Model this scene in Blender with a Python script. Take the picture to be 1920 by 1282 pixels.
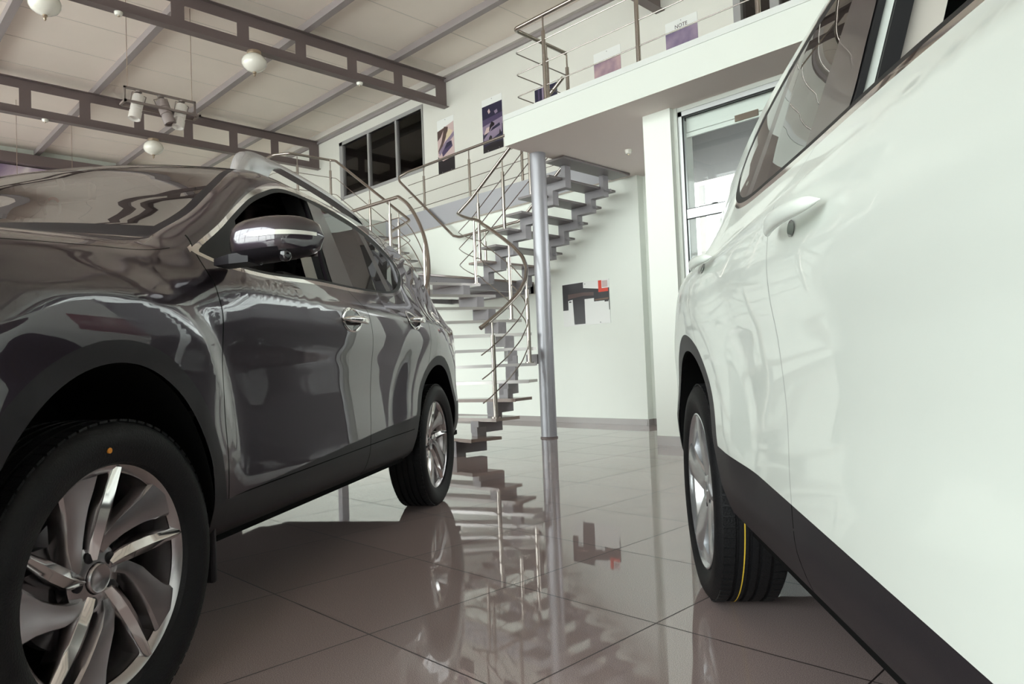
import bpy, bmesh, math, random
import numpy as np
from mathutils import Vector, Matrix
random.seed(7)
for o in list(bpy.data.objects): bpy.data.objects.remove(o)
SC = bpy.context.scene
COL = SC.collection
# ------------------------------------------------------------------ camera
# room axes: X runs along the back wall (towards the right), Y towards the back wall, Z up
F_PX, PITCH, ROLL, YAW, CAM_Z = 1336.27, 0.0347882, -0.0399637, 0.7901722, 0.80
def cam_axes():
    f = Vector((0, math.cos(PITCH), math.sin(PITCH))); r = Vector((1, 0, 0)); u = r.cross(f)
    r2 = math.cos(ROLL)*r + math.sin(ROLL)*u; u2 = -math.sin(ROLL)*r + math.cos(ROLL)*u
    q = Matrix.Rotation(YAW, 3, 'Z')
    return q@r2, q@u2, q@f
cd = bpy.data.cameras.new('camera'); cam = bpy.data.objects.new('camera', cd); COL.objects.link(cam)
_r, _u, _f = cam_axes()
cam.matrix_world = Matrix(((_r.x, _u.x, -_f.x, 0), (_r.y, _u.y, -_f.y, 0), (_r.z, _u.z, -_f.z, CAM_Z), (0, 0, 0, 1)))
cd.sensor_width = 36; cd.sensor_fit = 'HORIZONTAL'; cd.lens = 36*F_PX/1920; cd.clip_start = .02; cd.clip_end = 300
SC.camera = cam
# ------------------------------------------------------------------ world and exposure
W = bpy.data.worlds.new('world'); SC.world = W; W.use_nodes = True
nt = W.node_tree; bg = nt.nodes['Background']
tc = nt.nodes.new('ShaderNodeTexCoord'); sx = nt.nodes.new('ShaderNodeSeparateXYZ'); rp = nt.nodes.new('ShaderNodeValToRGB')
nt.links.new(tc.outputs['Generated'], sx.inputs[0]); nt.links.new(sx.outputs['Z'], rp.inputs[0]); nt.links.new(rp.outputs[0], bg.inputs[0])
rp.color_ramp.elements[0].position = .0; rp.color_ramp.elements[0].color = (.80, .82, .80, 1)
rp.color_ramp.elements[1].position = .5; rp.color_ramp.elements[1].color = (.93, .97, .98, 1)
bg.inputs[1].default_value = 4.0
SC.view_settings.view_transform = 'Standard'; SC.view_settings.look = 'None'; SC.view_settings.gamma = 1
SC.view_settings.use_curve_mapping = False
SC.view_settings.exposure = 1.26
SC.cycles.max_bounces = 10; SC.cycles.diffuse_bounces = 5; SC.cycles.glossy_bounces = 5; SC.cycles.transparent_max_bounces = 12
SC.cycles.caustics_reflective = False; SC.cycles.caustics_refractive = False
SC.cycles.sample_clamp_indirect = 6
SC.cycles.use_denoising = True
def portal(loc, sx_, sy_, rot):
    l = bpy.data.lights.new('daylight_portal', 'AREA'); l.shape = 'RECTANGLE'; l.size = sx_; l.size_y = sy_; l.energy = 1
    l.cycles.is_portal = True
    o = bpy.data.objects.new('daylight_portal', l); COL.objects.link(o); o.location = loc; o.rotation_euler = rot
FRONT_Y, RIGHT_X, LEFT_X, W2_Y, W1_Y, CEIL = -7.0, 6.5, -20.0, 8.7, 7.5, 6.45
portal(((RIGHT_X+LEFT_X)/2, FRONT_Y-.12, 3.2), 26.5, 6.4, (math.radians(90), 0, 0))
portal((1.4, 5.95, 1.6), 10.0, 3.1, (math.radians(-90), 0, 0))
# ------------------------------------------------------------------ materials
MATS = {}
def mat(name, col, rough=.5, metal=0., coat=0., spec=.5, noise=None, bump=None, emis=None):
    m = bpy.data.materials.new(name); m.use_nodes = True; t = m.node_tree; b = t.nodes['Principled BSDF']
    b.inputs['Base Color'].default_value = (*col, 1); b.inputs['Roughness'].default_value = rough; b.inputs['Metallic'].default_value = metal
    b.inputs['Coat Weight'].default_value = coat; b.inputs['Coat Roughness'].default_value = .006; b.inputs['Specular IOR Level'].default_value = spec
    if noise or bump:
        c = t.nodes.new('ShaderNodeTexCoord')
    if noise:   # (scale, amount)
        n = t.nodes.new('ShaderNodeTexNoise'); n.inputs['Scale'].default_value = noise[0]; n.inputs['Detail'].default_value = 4
        t.links.new(c.outputs['Object'], n.inputs[0])
        mx = t.nodes.new('ShaderNodeMix'); mx.data_type = 'RGBA'
        a = noise[1]
        mx.inputs[6].default_value = (*[max(0, x*(1-a)) for x in col], 1); mx.inputs[7].default_value = (*[min(1, x*(1+a)) for x in col], 1)
        t.links.new(n.outputs[0], mx.inputs[0]); t.links.new(mx.outputs[2], b.inputs['Base Color'])
    if bump:    # (scale, strength)
        n2 = t.nodes.new('ShaderNodeTexNoise'); n2.inputs['Scale'].default_value = bump[0]; n2.inputs['Detail'].default_value = 3
        t.links.new(c.outputs['Object'], n2.inputs[0])
        bp = t.nodes.new('ShaderNodeBump'); bp.inputs['Strength'].default_value = bump[1]; bp.inputs['Distance'].default_value = .01
        t.links.new(n2.outputs[0], bp.inputs['Height']); t.links.new(bp.outputs[0], b.inputs['Normal'])
    if emis:
        b.inputs['Emission Color'].default_value = (*emis[0], 1); b.inputs['Emission Strength'].default_value = emis[1]
    MATS[name] = m
    return m
def glass(name, tint, refl=1.0, ior=1.5, rough=0.):
    m = bpy.data.materials.new(name); m.use_nodes = True; t = m.node_tree
    for n in list(t.nodes): t.nodes.remove(n)
    out = t.nodes.new('ShaderNodeOutputMaterial'); tr = t.nodes.new('ShaderNodeBsdfTransparent'); gl = t.nodes.new('ShaderNodeBsdfGlossy')
    tr.inputs[0].default_value = (*tint, 1); gl.inputs[0].default_value = (refl, refl, refl, 1); gl.inputs['Roughness'].default_value = rough
    fr = t.nodes.new('ShaderNodeFresnel'); fr.inputs[0].default_value = ior; mx = t.nodes.new('ShaderNodeMixShader')
    t.links.new(fr.outputs[0], mx.inputs[0]); t.links.new(tr.outputs[0], mx.inputs[1]); t.links.new(gl.outputs[0], mx.inputs[2]); t.links.new(mx.outputs[0], out.inputs[0])
    MATS[name] = m
    return m
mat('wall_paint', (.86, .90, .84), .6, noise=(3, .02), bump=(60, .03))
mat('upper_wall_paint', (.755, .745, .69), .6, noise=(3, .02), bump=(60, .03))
mat('soffit_paint', (.80, .71, .67), .65)
mat('fascia_paint', (.63, .66, .615), .55)
mat('column_paint', (.78, .81, .76), .55)
mat('ceiling_panel', (.93, .84, .76), .55, noise=(1.2, .05))
mat('girder_paint', (.165, .128, .126), .45)
mat('purlin_paint', (.33, .29, .29), .5)
mat('purlin_light', (.62, .58, .55), .5)
mat('band_grey', (.40, .40, .43), .45)
mat('stair_grey', (.29, .275, .29), .4)
mat('tread_wood', (.30, .235, .21), .22, coat=.5, noise=(9, .12))
mat('tread_plate', (.20, .18, .18), .3, .2)
mat('panel_gap_light', (.40, .42, .40), .6)
mat('tread_metal', (.46, .44, .43), .3, .6)
mat('stainless', (.44, .395, .36), .2, 1.)
mat('stainless_dark', (.42, .38, .36), .2, 1.)
mat('pillar_paint', (.36, .36, .39), .36, .35, noise=(2, .05))
mat('baseboard_tile', (.34, .315, .305), .2)
mat('alu_frame', (.66, .68, .68), .35, .4)
mat('grey_frame', (.36, .35, .35), .4)
mat('white_plastic', (.85, .86, .83), .4)
mat('globe_glass', (.88, .86, .78), .18, coat=.6)
mat('brass', (.45, .36, .27), .3, .8)
mat('spot_metal', (.88, .85, .81), .3, .45)
mat('spot_frame', (.21, .17, .155), .45)
mat('spot_dark', (.30, .25, .24), .5)
mat('cable', (.35, .25, .19), .5)
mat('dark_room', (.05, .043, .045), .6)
mat('dark_brown', (.16, .10, .07), .5)
mat('wood_post', (.75, .44, .25), .5)
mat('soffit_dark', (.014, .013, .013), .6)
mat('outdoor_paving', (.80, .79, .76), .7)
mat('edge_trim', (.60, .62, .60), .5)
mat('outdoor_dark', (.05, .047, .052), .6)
mat('outdoor_white', (.88, .90, .90), .6)
mat('rubber', (.012, .012, .013), .55, spec=.35)
mat('tyre', (.009, .009, .010), .55, spec=.22, bump=(220, .25))
mat('black_plastic', (.014, .012, .015), .45, spec=.3, bump=(900, .08))
mat('black_gloss', (.010, .009, .011), .08, coat=.6)
mat('black_void', (.004, .004, .004), .9, spec=.1)
mat('chrome', (.80, .76, .74), .06, 1.)
mat('alloy', (.46, .43, .44), .24, .95)
mat('alloy_bright', (.80, .78, .78), .13, 1.)
mat('alloy_silver', (.62, .63, .65), .25, .85)
mat('steel_disc', (.22, .21, .22), .35, .9)
mat('seat_fabric', (.025, .022, .024), .8)
mat('pillar_satin', (.075, .06, .06), .3, .2, coat=.3)
mat('beige_trim', (.62, .58, .52), .6)
mat('dash', (.02, .018, .02), .6)
mat('grey_paint', (.046, .039, .050), .40, 1.0, coat=1.0)
MATS['grey_paint'].node_tree.nodes['Principled BSDF'].inputs['Coat Tint'].default_value = (.98, .90, .92, 1)
MATS['grey_paint'].node_tree.nodes['Principled BSDF'].inputs['Coat IOR'].default_value = 1.9
mat('white_paint', (.68, .725, .68), .30, 0., coat=.55)
mat('lamp_lens_red', (.16, .01, .012), .08, coat=1.)
mat('lamp_lens_clear', (.55, .55, .57), .08, .3, coat=1.)
mat('indicator_lens', (.85, .84, .78), .12, .25, coat=1.)
mat('rail_silver', (.62, .62, .65), .22, .75)
mat('orange_mark', (.75, .28, .03), .5)
mat('yellow_mark', (.80, .55, .05), .5)
mat('mirror_back', (.55, .57, .56), .4)
mat('paper', (.80, .82, .80), .45)
mat('tag_red', (.60, .10, .10), .5)
mat('purple_dark', (.022, .019, .05), .4)
mat('purple_mid', (.075, .055, .12), .4)
mat('purple_light', (.27, .21, .30), .4)
mat('pink_light', (.62, .47, .46), .4)
mat('poster_black', (.018, .014, .018), .35)
mat('poster_brown', (.10, .06, .055), .4)
mat('poster_cream', (.70, .58, .40), .4)
mat('poster_white', (.85, .86, .84), .35)
mat('poster_red', (.72, .06, .03), .4)
mat('letter_ink', (.06, .03, .04), .5)
glass('clear_glass', (.93, .95, .94), 1.0, 1.28)
glass('smoke_glass', (.85, .82, .82))
glass('windshield_glass', (.5, .5, .5), 1.0, 6.0)
glass('privacy_glass', (.035, .032, .035), 1.0, 1.75)

def floor_mat():
    m = bpy.data.materials.new('floor_tiles'); m.use_nodes = True; t = m.node_tree; b = t.nodes['Principled BSDF']
    N, L = t.nodes.new, t.links.new
    c = N('ShaderNodeTexCoord'); s = N('ShaderNodeSeparateXYZ'); L(c.outputs['Object'], s.inputs[0])
    T, ox, oy = .6217, -1.283, 1.842
    def line(sock, off):
        a = N('ShaderNodeMath'); a.operation = 'SUBTRACT'; a.inputs[1].default_value = off; L(sock, a.inputs[0])
        p = N('ShaderNodeMath'); p.operation = 'PINGPONG'; p.inputs[1].default_value = T/2; L(a.outputs[0], p.inputs[0])
        k = N('ShaderNodeMath'); k.operation = 'LESS_THAN'; k.inputs[1].default_value = .0024; L(p.outputs[0], k.inputs[0])
        f = N('ShaderNodeMath'); f.operation = 'DIVIDE'; f.inputs[1].default_value = T; L(a.outputs[0], f.inputs[0])
        g = N('ShaderNodeMath'); g.operation = 'FLOOR'; L(f.outputs[0], g.inputs[0])
        return k.outputs[0], g.outputs[0]
    lx, ix = line(s.outputs['X'], ox); ly, iy = line(s.outputs['Y'], oy)
    mx = N('ShaderNodeMath'); mx.operation = 'MAXIMUM'; L(lx, mx.inputs[0]); L(ly, mx.inputs[1])
    cb = N('ShaderNodeCombineXYZ'); L(ix, cb.inputs[0]); L(iy, cb.inputs[1])
    wn = N('ShaderNodeTexWhiteNoise'); L(cb.outputs[0], wn.inputs[0])
    n1 = N('ShaderNodeTexNoise'); n1.inputs['Scale'].default_value = 420; n1.inputs['Detail'].default_value = 2; L(c.outputs['Object'], n1.inputs[0])
    r1 = N('ShaderNodeValToRGB'); L(n1.outputs[0], r1.inputs[0])
    r1.color_ramp.elements[0].position = .35; r1.color_ramp.elements[0].color = (.24, .185, .18, 1)
    r1.color_ramp.elements[1].position = .68; r1.color_ramp.elements[1].color = (.48, .385, .37, 1)
    hs = N('ShaderNodeHueSaturation'); L(r1.outputs[0], hs.inputs['Color'])
    mr = N('ShaderNodeMapRange'); mr.inputs[3].default_value = .94; mr.inputs[4].default_value = 1.06; L(wn.outputs[0], mr.inputs[0]); L(mr.outputs[0], hs.inputs['Value'])
    mc = N('ShaderNodeMix'); mc.data_type = 'RGBA'; L(mx.outputs[0], mc.inputs[0]); L(hs.outputs[0], mc.inputs[6]); mc.inputs[7].default_value = (.02, .011, .011, 1)
    L(mc.outputs[2], b.inputs['Base Color'])
    rr = N('ShaderNodeMapRange'); rr.inputs[3].default_value = .028; rr.inputs[4].default_value = .6; L(mx.outputs[0], rr.inputs[0]); L(rr.outputs[0], b.inputs['Roughness'])
    b.inputs['Specular IOR Level'].default_value = .62
    b.inputs['IOR'].default_value = 1.55
    MATS['floor_tiles'] = m
floor_mat()
def billboard_mat():
    m = bpy.data.materials.new('billboard_print'); m.use_nodes = True; t = m.node_tree; b = t.nodes['Principled BSDF']
    c = t.nodes.new('ShaderNodeTexCoord'); n = t.nodes.new('ShaderNodeTexNoise'); n.inputs['Scale'].default_value = .55; n.inputs['Detail'].default_value = 6; n.inputs['Distortion'].default_value = .7
    t.links.new(c.outputs['Object'], n.inputs[0]); r = t.nodes.new('ShaderNodeValToRGB'); t.links.new(n.outputs[0], r.inputs[0])
    e = r.color_ramp.elements; e[0].position = .32; e[0].color = (.30, .22, .34, 1); e[1].position = .52; e[1].color = (.92, .84, .84, 1)
    x = r.color_ramp.elements.new(.44); x.color = (.60, .48, .58, 1)
    t.links.new(r.outputs[0], b.inputs['Base Color']); b.inputs['Roughness'].default_value = .4
    MATS['billboard_print'] = m
billboard_mat()
def sky_print(name, c0, c1, ang):
    m = bpy.data.materials.new(name); m.use_nodes = True; t = m.node_tree; b = t.nodes['Principled BSDF']
    c = t.nodes.new('ShaderNodeTexCoord'); n = t.nodes.new('ShaderNodeTexNoise'); n.inputs['Scale'].default_value = 3; n.inputs['Detail'].default_value = 3
    t.links.new(c.outputs['Object'], n.inputs[0]); r = t.nodes.new('ShaderNodeValToRGB'); t.links.new(n.outputs[0], r.inputs[0])
    e = r.color_ramp.elements; e[0].position = .35; e[0].color = (*c0, 1); e[1].position = .65; e[1].color = (*c1, 1)
    t.links.new(r.outputs[0], b.inputs['Base Color']); b.inputs['Roughness'].default_value = .35
    MATS[name] = m
sky_print('print_dusk', (.13, .10, .20), (.34, .26, .36), 0)
sky_print('print_rose', (.20, .13, .22), (.52, .36, .38), 0)
# ------------------------------------------------------------------ mesh helpers
WM = {}
class MB:
    def __init__(s): s.v = []; s.f = []; s.m = []; s.n = None; s.smooth = []
    def add(s, vs, fs, mi=0, sm=False):
        k = len(s.v); s.v += [tuple(float(c) for c in v) for v in vs]
        for f in fs: s.f.append([i+k for i in f]); s.m.append(mi); s.smooth.append(sm)
        return s
    def box(s, x0, x1, y0, y1, z0, z1, mi=0, b=0.):
        if b <= 0:
            vs = [(x, y, z) for z in (z0, z1) for y in (y0, y1) for x in (x0, x1)]
            return s.add(vs, [(0, 2, 3, 1), (4, 5, 7, 6), (0, 1, 5, 4), (2, 6, 7, 3), (0, 4, 6, 2), (1, 3, 7, 5)], mi)
        bm = bmesh.new(); bmesh.ops.create_cube(bm, size=1)
        for v in bm.verts: v.co = Vector(((x0+x1)/2+v.co.x*(x1-x0), (y0+y1)/2+v.co.y*(y1-y0), (z0+z1)/2+v.co.z*(z1-z0)))
        bmesh.ops.bevel(bm, geom=list(bm.edges), offset=b, segments=2, affect='EDGES', profile=.5)
        return s.frombm(bm, mi)
    def frombm(s, bm, mi=0, sm=False):
        bm.verts.index_update(); s.add([v.co[:] for v in bm.verts], [[v.index for v in f.verts] for f in bm.faces], mi, sm); bm.free(); return s
    def obox(s, c, ax, ay, az, mi=0):   # oriented box: centre and half-axis vectors
        c, ax, ay, az = map(Vector, (c, ax, ay, az)); vs = [c+i*ax+j*ay+k*az for k in (-1, 1) for j in (-1, 1) for i in (-1, 1)]
        return s.add(vs, [(0, 2, 3, 1), (4, 5, 7, 6), (0, 1, 5, 4), (2, 6, 7, 3), (0, 4, 6, 2), (1, 3, 7, 5)], mi)
    def tube(s, pts, r, seg=10, mi=0, closed=False, cap=True):
        pts = [Vector(p) for p in pts]; n = len(pts); rs = r if isinstance(r, (list, tuple)) else [r]*n
        T = []
        for i in range(n):
            a = pts[(i-1) % n] if (closed or i > 0) else pts[i]; b = pts[(i+1) % n] if (closed or i < n-1) else pts[i]
            d = (b-a); T.append(d.normalized() if d.length > 1e-9 else Vector((0, 0, 1)))
        up = Vector((0, 0, 1)) if abs(T[0].z) < .9 else Vector((1, 0, 0))
        N = (up-T[0]*up.dot(T[0])).normalized(); vs = []
        for i in range(n):
            N = N-T[i]*N.dot(T[i]); N = N.normalized() if N.length > 1e-6 else T[i].orthogonal().normalized(); B = T[i].cross(N)
            for k in range(seg):
                a = 2*math.pi*k/seg; vs.append(pts[i]+rs[i]*(math.cos(a)*N+math.sin(a)*B))
        fs = []
        for i in range(n if closed else n-1):
            for k in range(seg):
                fs.append((i*seg+k, i*seg+(k+1) % seg, ((i+1) % n)*seg+(k+1) % seg, ((i+1) % n)*seg+k))
        s.add(vs, fs, mi, True)
        if cap and not closed:
            s.add(vs[:seg], [tuple(reversed(range(seg)))], mi); s.add(vs[-seg:], [tuple(range(seg))], mi)
        return s
    def lathe(s, c, axis, prof, seg=32, mi=0, cap=False):   # prof: (radius, along axis)
        c = Vector(c); A = Vector(axis).normalized(); U = A.orthogonal().normalized(); Vv = A.cross(U); vs = []; fs = []
        for r, h in prof:
            for k in range(seg):
                a = 2*math.pi*k/seg; vs.append(c+A*h+r*(math.cos(a)*U+math.sin(a)*Vv))
        for i in range(len(prof)-1):
            for k in range(seg): fs.append((i*seg+k, i*seg+(k+1) % seg, (i+1)*seg+(k+1) % seg, (i+1)*seg+k))
        s.add(vs, fs, mi, True)
        if cap: s.add(vs[:seg], [tuple(range(seg))], mi); s.add(vs[-seg:], [tuple(range(seg))], mi)
        return s
    def prism(s, poly, fn, t0, t1, mi=0):   # poly: 2-D outline, fn(a,b,t)->xyz
        n = len(poly); vs = [fn(a, b, t0) for a, b in poly]+[fn(a, b, t1) for a, b in poly]
        return s.add(vs, [tuple(range(n)), tuple(reversed(range(n, 2*n)))]+[(i, (i+1) % n, (i+1) % n+n, i+n) for i in range(n)], mi)
    def build(s, name, mats, parent=None, recalc=True, sharp=40, local=False, normals=None):
        me = bpy.data.meshes.new(name); vs = s.v
        if parent is not None and not local:
            iv = WM[parent.name].inverted(); vs = [(iv@Vector(v))[:] for v in vs]
        me.from_pydata(vs, [], s.f)
        if isinstance(mats, str): mats = [mats]
        for m in mats: me.materials.append(MATS[m])
        me.polygons.foreach_set('material_index', s.m)
        if recalc and normals is None:
            bm = bmesh.new(); bm.from_mesh(me); bmesh.ops.recalc_face_normals(bm, faces=bm.faces); bm.to_mesh(me); bm.free()
        if any(s.smooth) or normals is not None:
            me.polygons.foreach_set('use_smooth', [True]*len(me.polygons) if normals is not None else s.smooth)
            if normals is None: me.set_sharp_from_angle(angle=math.radians(sharp))
            else: me.normals_split_custom_set_from_vertices(normals)
        me.update(); o = bpy.data.objects.new(name, me); COL.objects.link(o)
        if parent is not None: o.parent = parent
        WM[o.name] = WM[parent.name].copy() if parent is not None else Matrix.Identity(4)
        return o
def tag(o, label=None, cat=None, group=None, kind=None):
    if label: o['label'] = label
    if cat: o['category'] = cat
    if group: o['group'] = group
    if kind: o['kind'] = kind
    return o
def root(name, loc, label, cat, group=None, M=None):
    o = bpy.data.objects.new(name, None); COL.objects.link(o); o.empty_display_size = .1
    o.matrix_world = M if M is not None else Matrix.Translation(loc); WM[o.name] = o.matrix_world.copy()
    return tag(o, label, cat, group)
def struct(name, mb, m): return tag(mb.build(name, m), kind='structure')
def fillet(pts, rad, n=5):
    pts = [Vector(p) for p in pts]; out = [pts[0]]
    for i in range(1, len(pts)-1):
        a, b, c = pts[i-1], pts[i], pts[i+1]; d1 = (a-b); d2 = (c-b); r = min(rad, d1.length*.45, d2.length*.45)
        p, q = b+d1.normalized()*r, b+d2.normalized()*r
        for k in range(n+1):
            t = k/n; out.append((1-t)**2*p+2*t*(1-t)*b+t*t*q)
    out.append(pts[-1]); return out
# ------------------------------------------------------------------ the room
struct('floor', MB().box(LEFT_X, RIGHT_X, FRONT_Y, 5.92, -.1, 0).box(LEFT_X, -3.6, 5.92, 8.3, -.1, 0), 'floor_tiles')
struct('ceiling', MB().box(LEFT_X, RIGHT_X, FRONT_Y, W2_Y+.2, CEIL, CEIL+.15), 'ceiling_panel')
# back wall below the gallery, ending in a small jog
struct('wall_back', MB().box(LEFT_X, -5.2, W1_Y, W1_Y+.2, 0, 3.17).box(-5.2, -4.75, W1_Y+.12, W1_Y+.3, 0, 3.17), 'wall_paint')
struct('baseboard_back', MB().box(-15, -5.195, W1_Y-.015, W1_Y, 0, .075).box(-5.2, -5.18, W1_Y-.015, W1_Y+.12, 0, .075).box(-5.18, -4.75, W1_Y+.105, W1_Y+.12, 0, .075), 'baseboard_tile')
# upper wall with the office window and the door opening
WIN = (-14.03, -11.05, 4.79, 5.99); DOOR = (-4.38, -2.6, 3.5, 5.7)
mb = MB()
xs = [LEFT_X, WIN[0], WIN[1], DOOR[0], DOOR[1], RIGHT_X]
mb.box(LEFT_X, WIN[0], W2_Y, W2_Y+.2, 3.5, CEIL).box(WIN[0], WIN[1], W2_Y, W2_Y+.2, 3.5, WIN[2]).box(WIN[0], WIN[1], W2_Y, W2_Y+.2, WIN[3], CEIL)
mb.box(WIN[1], DOOR[0], W2_Y, W2_Y+.2, 3.5, CEIL).box(DOOR[0], DOOR[1], W2_Y, W2_Y+.2, DOOR[3], CEIL).box(DOOR[1], RIGHT_X, W2_Y, W2_Y+.2, 3.5, CEIL)
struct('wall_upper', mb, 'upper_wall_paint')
struct('wall_left', MB().box(LEFT_X-.2, LEFT_X, FRONT_Y, W2_Y+.2, 0, CEIL), 'wall_paint')
struct('wall_right', MB().box(RIGHT_X, RIGHT_X+.2, FRONT_Y, W2_Y+.2, 0, CEIL), 'wall_paint')
# glazed shop front behind the camera
mb = MB().box(LEFT_X, RIGHT_X, FRONT_Y-.1, FRONT_Y, 0, .25).box(LEFT_X, RIGHT_X, FRONT_Y-.1, FRONT_Y, 6.2, CEIL)
struct('wall_front', mb, 'wall_paint')
mb = MB()
for k in range(12):
    x = LEFT_X+.05+k*(RIGHT_X-LEFT_X-.1)/11; mb.box(x-.05, x+.05, FRONT_Y-.1, FRONT_Y, .25, 6.2)
for z in (.25, 2.4, 3.9, 6.14): mb.box(LEFT_X, RIGHT_X, FRONT_Y-.08, FRONT_Y-.02, z, z+.06)
wf = struct('window_1', mb, 'alu_frame')
WM['window_1'] = Matrix.Identity(4)
MB().box(LEFT_X, RIGHT_X, FRONT_Y-.052, FRONT_Y-.048, .25, 6.2).build('pane', 'clear_glass', wf)
# mezzanine on the right, gallery along the wall, mezzanine on the left
mb = MB()
mb.box(-5.39, RIGHT_X, 5.35, W2_Y, 3.17, 3.5)
m1 = struct('mezzanine_slab', mb, ['fascia_paint', 'soffit_paint'])
for p in m1.data.polygons:
    if p.normal.z < -.5: p.material_index = 1
struct('trim_6', MB().box(-5.395, RIGHT_X, 5.343, 5.35, 3.45, 3.505), 'edge_trim')
g1 = struct('gallery_slab', MB().box(-10.6, -5.39, 7.42, W2_Y, 3.17, 3.5), ['band_grey', 'soffit_paint'])
m2 = struct('mezzanine_slab_left', MB().box(LEFT_X, -10.6, 5.35, W2_Y, 3.17, 3.5), ['fascia_paint', 'soffit_paint'])
m2.name = 'mezzanine_slab.001'
for oo in (g1, m2):
    for p in oo.data.polygons:
        if p.normal.z < -.5: p.material_index = 1
# white column and glazed partition
struct('wall_column', MB().box(-3.905, -3.60, 5.77, 6.15, 0, 3.17), 'column_paint')
struct('baseboard_column', MB().box(-3.90, -3.60, 5.757, 5.77, 0, .09), 'baseboard_tile')
mb = MB()
PX0, PX1, PY = -3.60, 6.4, 5.85
mb.box(PX0, PX1, PY-.01, PY+.06, 3.13, 3.17).box(PX0, PX0+.035, PY-.02, PY+.06, 0, 3.17)
struct('trim_1', mb, 'fascia_paint')
mb = MB()
mb.box(PX0+.035, PX1, PY, PY+.05, 3.085, 3.13).box(PX0+.035, PX0+.075, PY, PY+.05, 0, 3.13).box(PX0+.075, PX1, PY, PY+.05, 2.115, 2.20).box(PX0+.075, PX1, PY, PY+.05, 0, .12)
for x in (-2.0, -.4, 1.2, 2.8, 4.4, 6.0): mb.box(x-.03, x+.03, PY, PY+.05, .1, 3.1)
pf = struct('window_2', mb, 'alu_frame'); WM['window_2'] = Matrix.Identity(4)
MB().box(PX0+.075, PX1, PY+.018, PY+.024, 2.2, 3.09).box(PX0+.075, PX1, PY+.018, PY+.024, .12, 2.115).build('pane', 'clear_glass', pf)
mb = MB(); mb.box(PX0+.075, PX1, PY+.026, PY+.032, .12, 3.085)
gk = MB()
gk.box(PX0+.075, PX0+.085, PY-.002, PY+.01, .12, 3.085).box(PX0+.075, PX1, PY-.002, PY+.01, 3.072, 3.085).box(PX0+.075, PX1, PY-.002, PY+.01, 2.2, 2.206).box(PX0+.075, PX1, PY-.002, PY+.01, 2.108, 2.115)
gk.build('gasket', 'rubber', pf)
# roller shutter box inside the top of the glazing
sb = root('shutter_box', (-2.8, PY+.1, 2.9), 'white shutter housing with a brown plate at the top of the glazed partition', 'shutter')
MB().box(PX0+.08, PX1-.1, PY+.07, PY+.20, 2.945, 3.085).build('housing', 'white_plastic', sb)
MB().box(PX0+.08, PX1-.1, PY+.065, PY+.09, 2.895, 2.935).build('bottom_bar', 'white_plastic', sb)
MB().box(-3.02, -2.80, PY+.052, PY+.063, 2.905, 2.96).build('plate', 'dark_brown', sb)
# outdoors seen through the partition
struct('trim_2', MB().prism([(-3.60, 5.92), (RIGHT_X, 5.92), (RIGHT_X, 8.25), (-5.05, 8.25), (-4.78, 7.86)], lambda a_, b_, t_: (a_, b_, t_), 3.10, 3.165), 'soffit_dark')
struct('ground_outside', MB().box(-60, 60, -60, FRONT_Y-.1, -.25, -.1).box(-5.1, 60, 8.82, 60, -.25, -.1).box(RIGHT_X+.2, 60, FRONT_Y-.1, 8.35, -.25, -.1), 'outdoor_paving')
# ------------------------------------------------------------------ far building and sign outdoors
fb = root('far_building', (-8, 17, -.1), 'white ribbed building far outside beyond the glazed partition', 'building')
mb = MB(); mb.box(-16, 6, 17.3, 22, -.1, 6.5); mb.build('wall', 'outdoor_white', fb)
mb = MB()
for k in range(24): mb.box(-16, 6, 17.2, 17.3, .2+k*.26, .32+k*.26)
mb.build('siding', 'alu_frame', fb)
sg = root('round_sign', (-5.35, 9.3, -.1), 'small brown round sign on a grey post seen outside through the glass', 'sign')
MB().lathe((-5.35, 9.3, 3.45), (.7, -.7, 0), [(.0, -.012), (.10, -.012), (.10, .012), (0, .012)], 24).build('disc', 'dark_brown', sg)
MB().box(-5.39, -5.31, 9.31, 9.37, -.1, 3.38).build('post', 'grey_frame', sg)
mb = MB().box(-5.18, -5.10, 9.3, 9.34, 2.3, 3.05).box(-5.32, -5.1, 9.3, 9.34, 3.0, 3.05).box(-5.32, -5.1, 9.3, 9.34, 2.3, 2.35); mb.build('bracket', 'alu_frame', sg)
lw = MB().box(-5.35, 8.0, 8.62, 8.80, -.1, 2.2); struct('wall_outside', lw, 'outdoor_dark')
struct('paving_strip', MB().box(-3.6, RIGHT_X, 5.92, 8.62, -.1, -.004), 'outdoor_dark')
# ------------------------------------------------------------------ upper window and door
mb = MB(); x0, x1, z0, z1 = WIN
for a, b, c, d in ((x0-.10, x0+.03, z0-.05, z1+.08), (x0-.1, x1+.02, z1, z1+.08), (x0, x1, z0-.04, z0+.02), (x1-.02, x1+.02, z0, z1)): mb.box(a, b, W2_Y-.02, W2_Y+.06, c, d)
for x in (-12.98, -11.95): mb.box(x-.03, x+.03, W2_Y-.01, W2_Y+.06, z0, z1)
w3 = struct('window_3', mb, 'grey_frame'); WM['window_3'] = Matrix.Identity(4)
MB().box(x0, x1, W2_Y+.03, W2_Y+.036, z0, z1).build('pane', 'smoke_glass', w3)
struct('office_room_shell', MB().box(x0-.6, x0-.5, W2_Y+.2, W2_Y+3, 3.5, CEIL).box(x1+.5, x1+.6, W2_Y+.2, W2_Y+3, 3.5, CEIL).box(x0-.6, x1+.6, W2_Y+3, W2_Y+3.1, 3.5, CEIL).box(x0-.6, x1+.6, W2_Y+.2, W2_Y+3, 6.1, 6.2).box(x0-.6, x1+.6, W2_Y+.2, W2_Y+3, 3.5, 3.6), 'dark_room')  # hollow office room behind the window: side and back walls, ceiling, floor
ofp = root('office_post', (-12.1, 9.3, 3.62), 'brown wooden post behind the upper office window', 'post')
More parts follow.
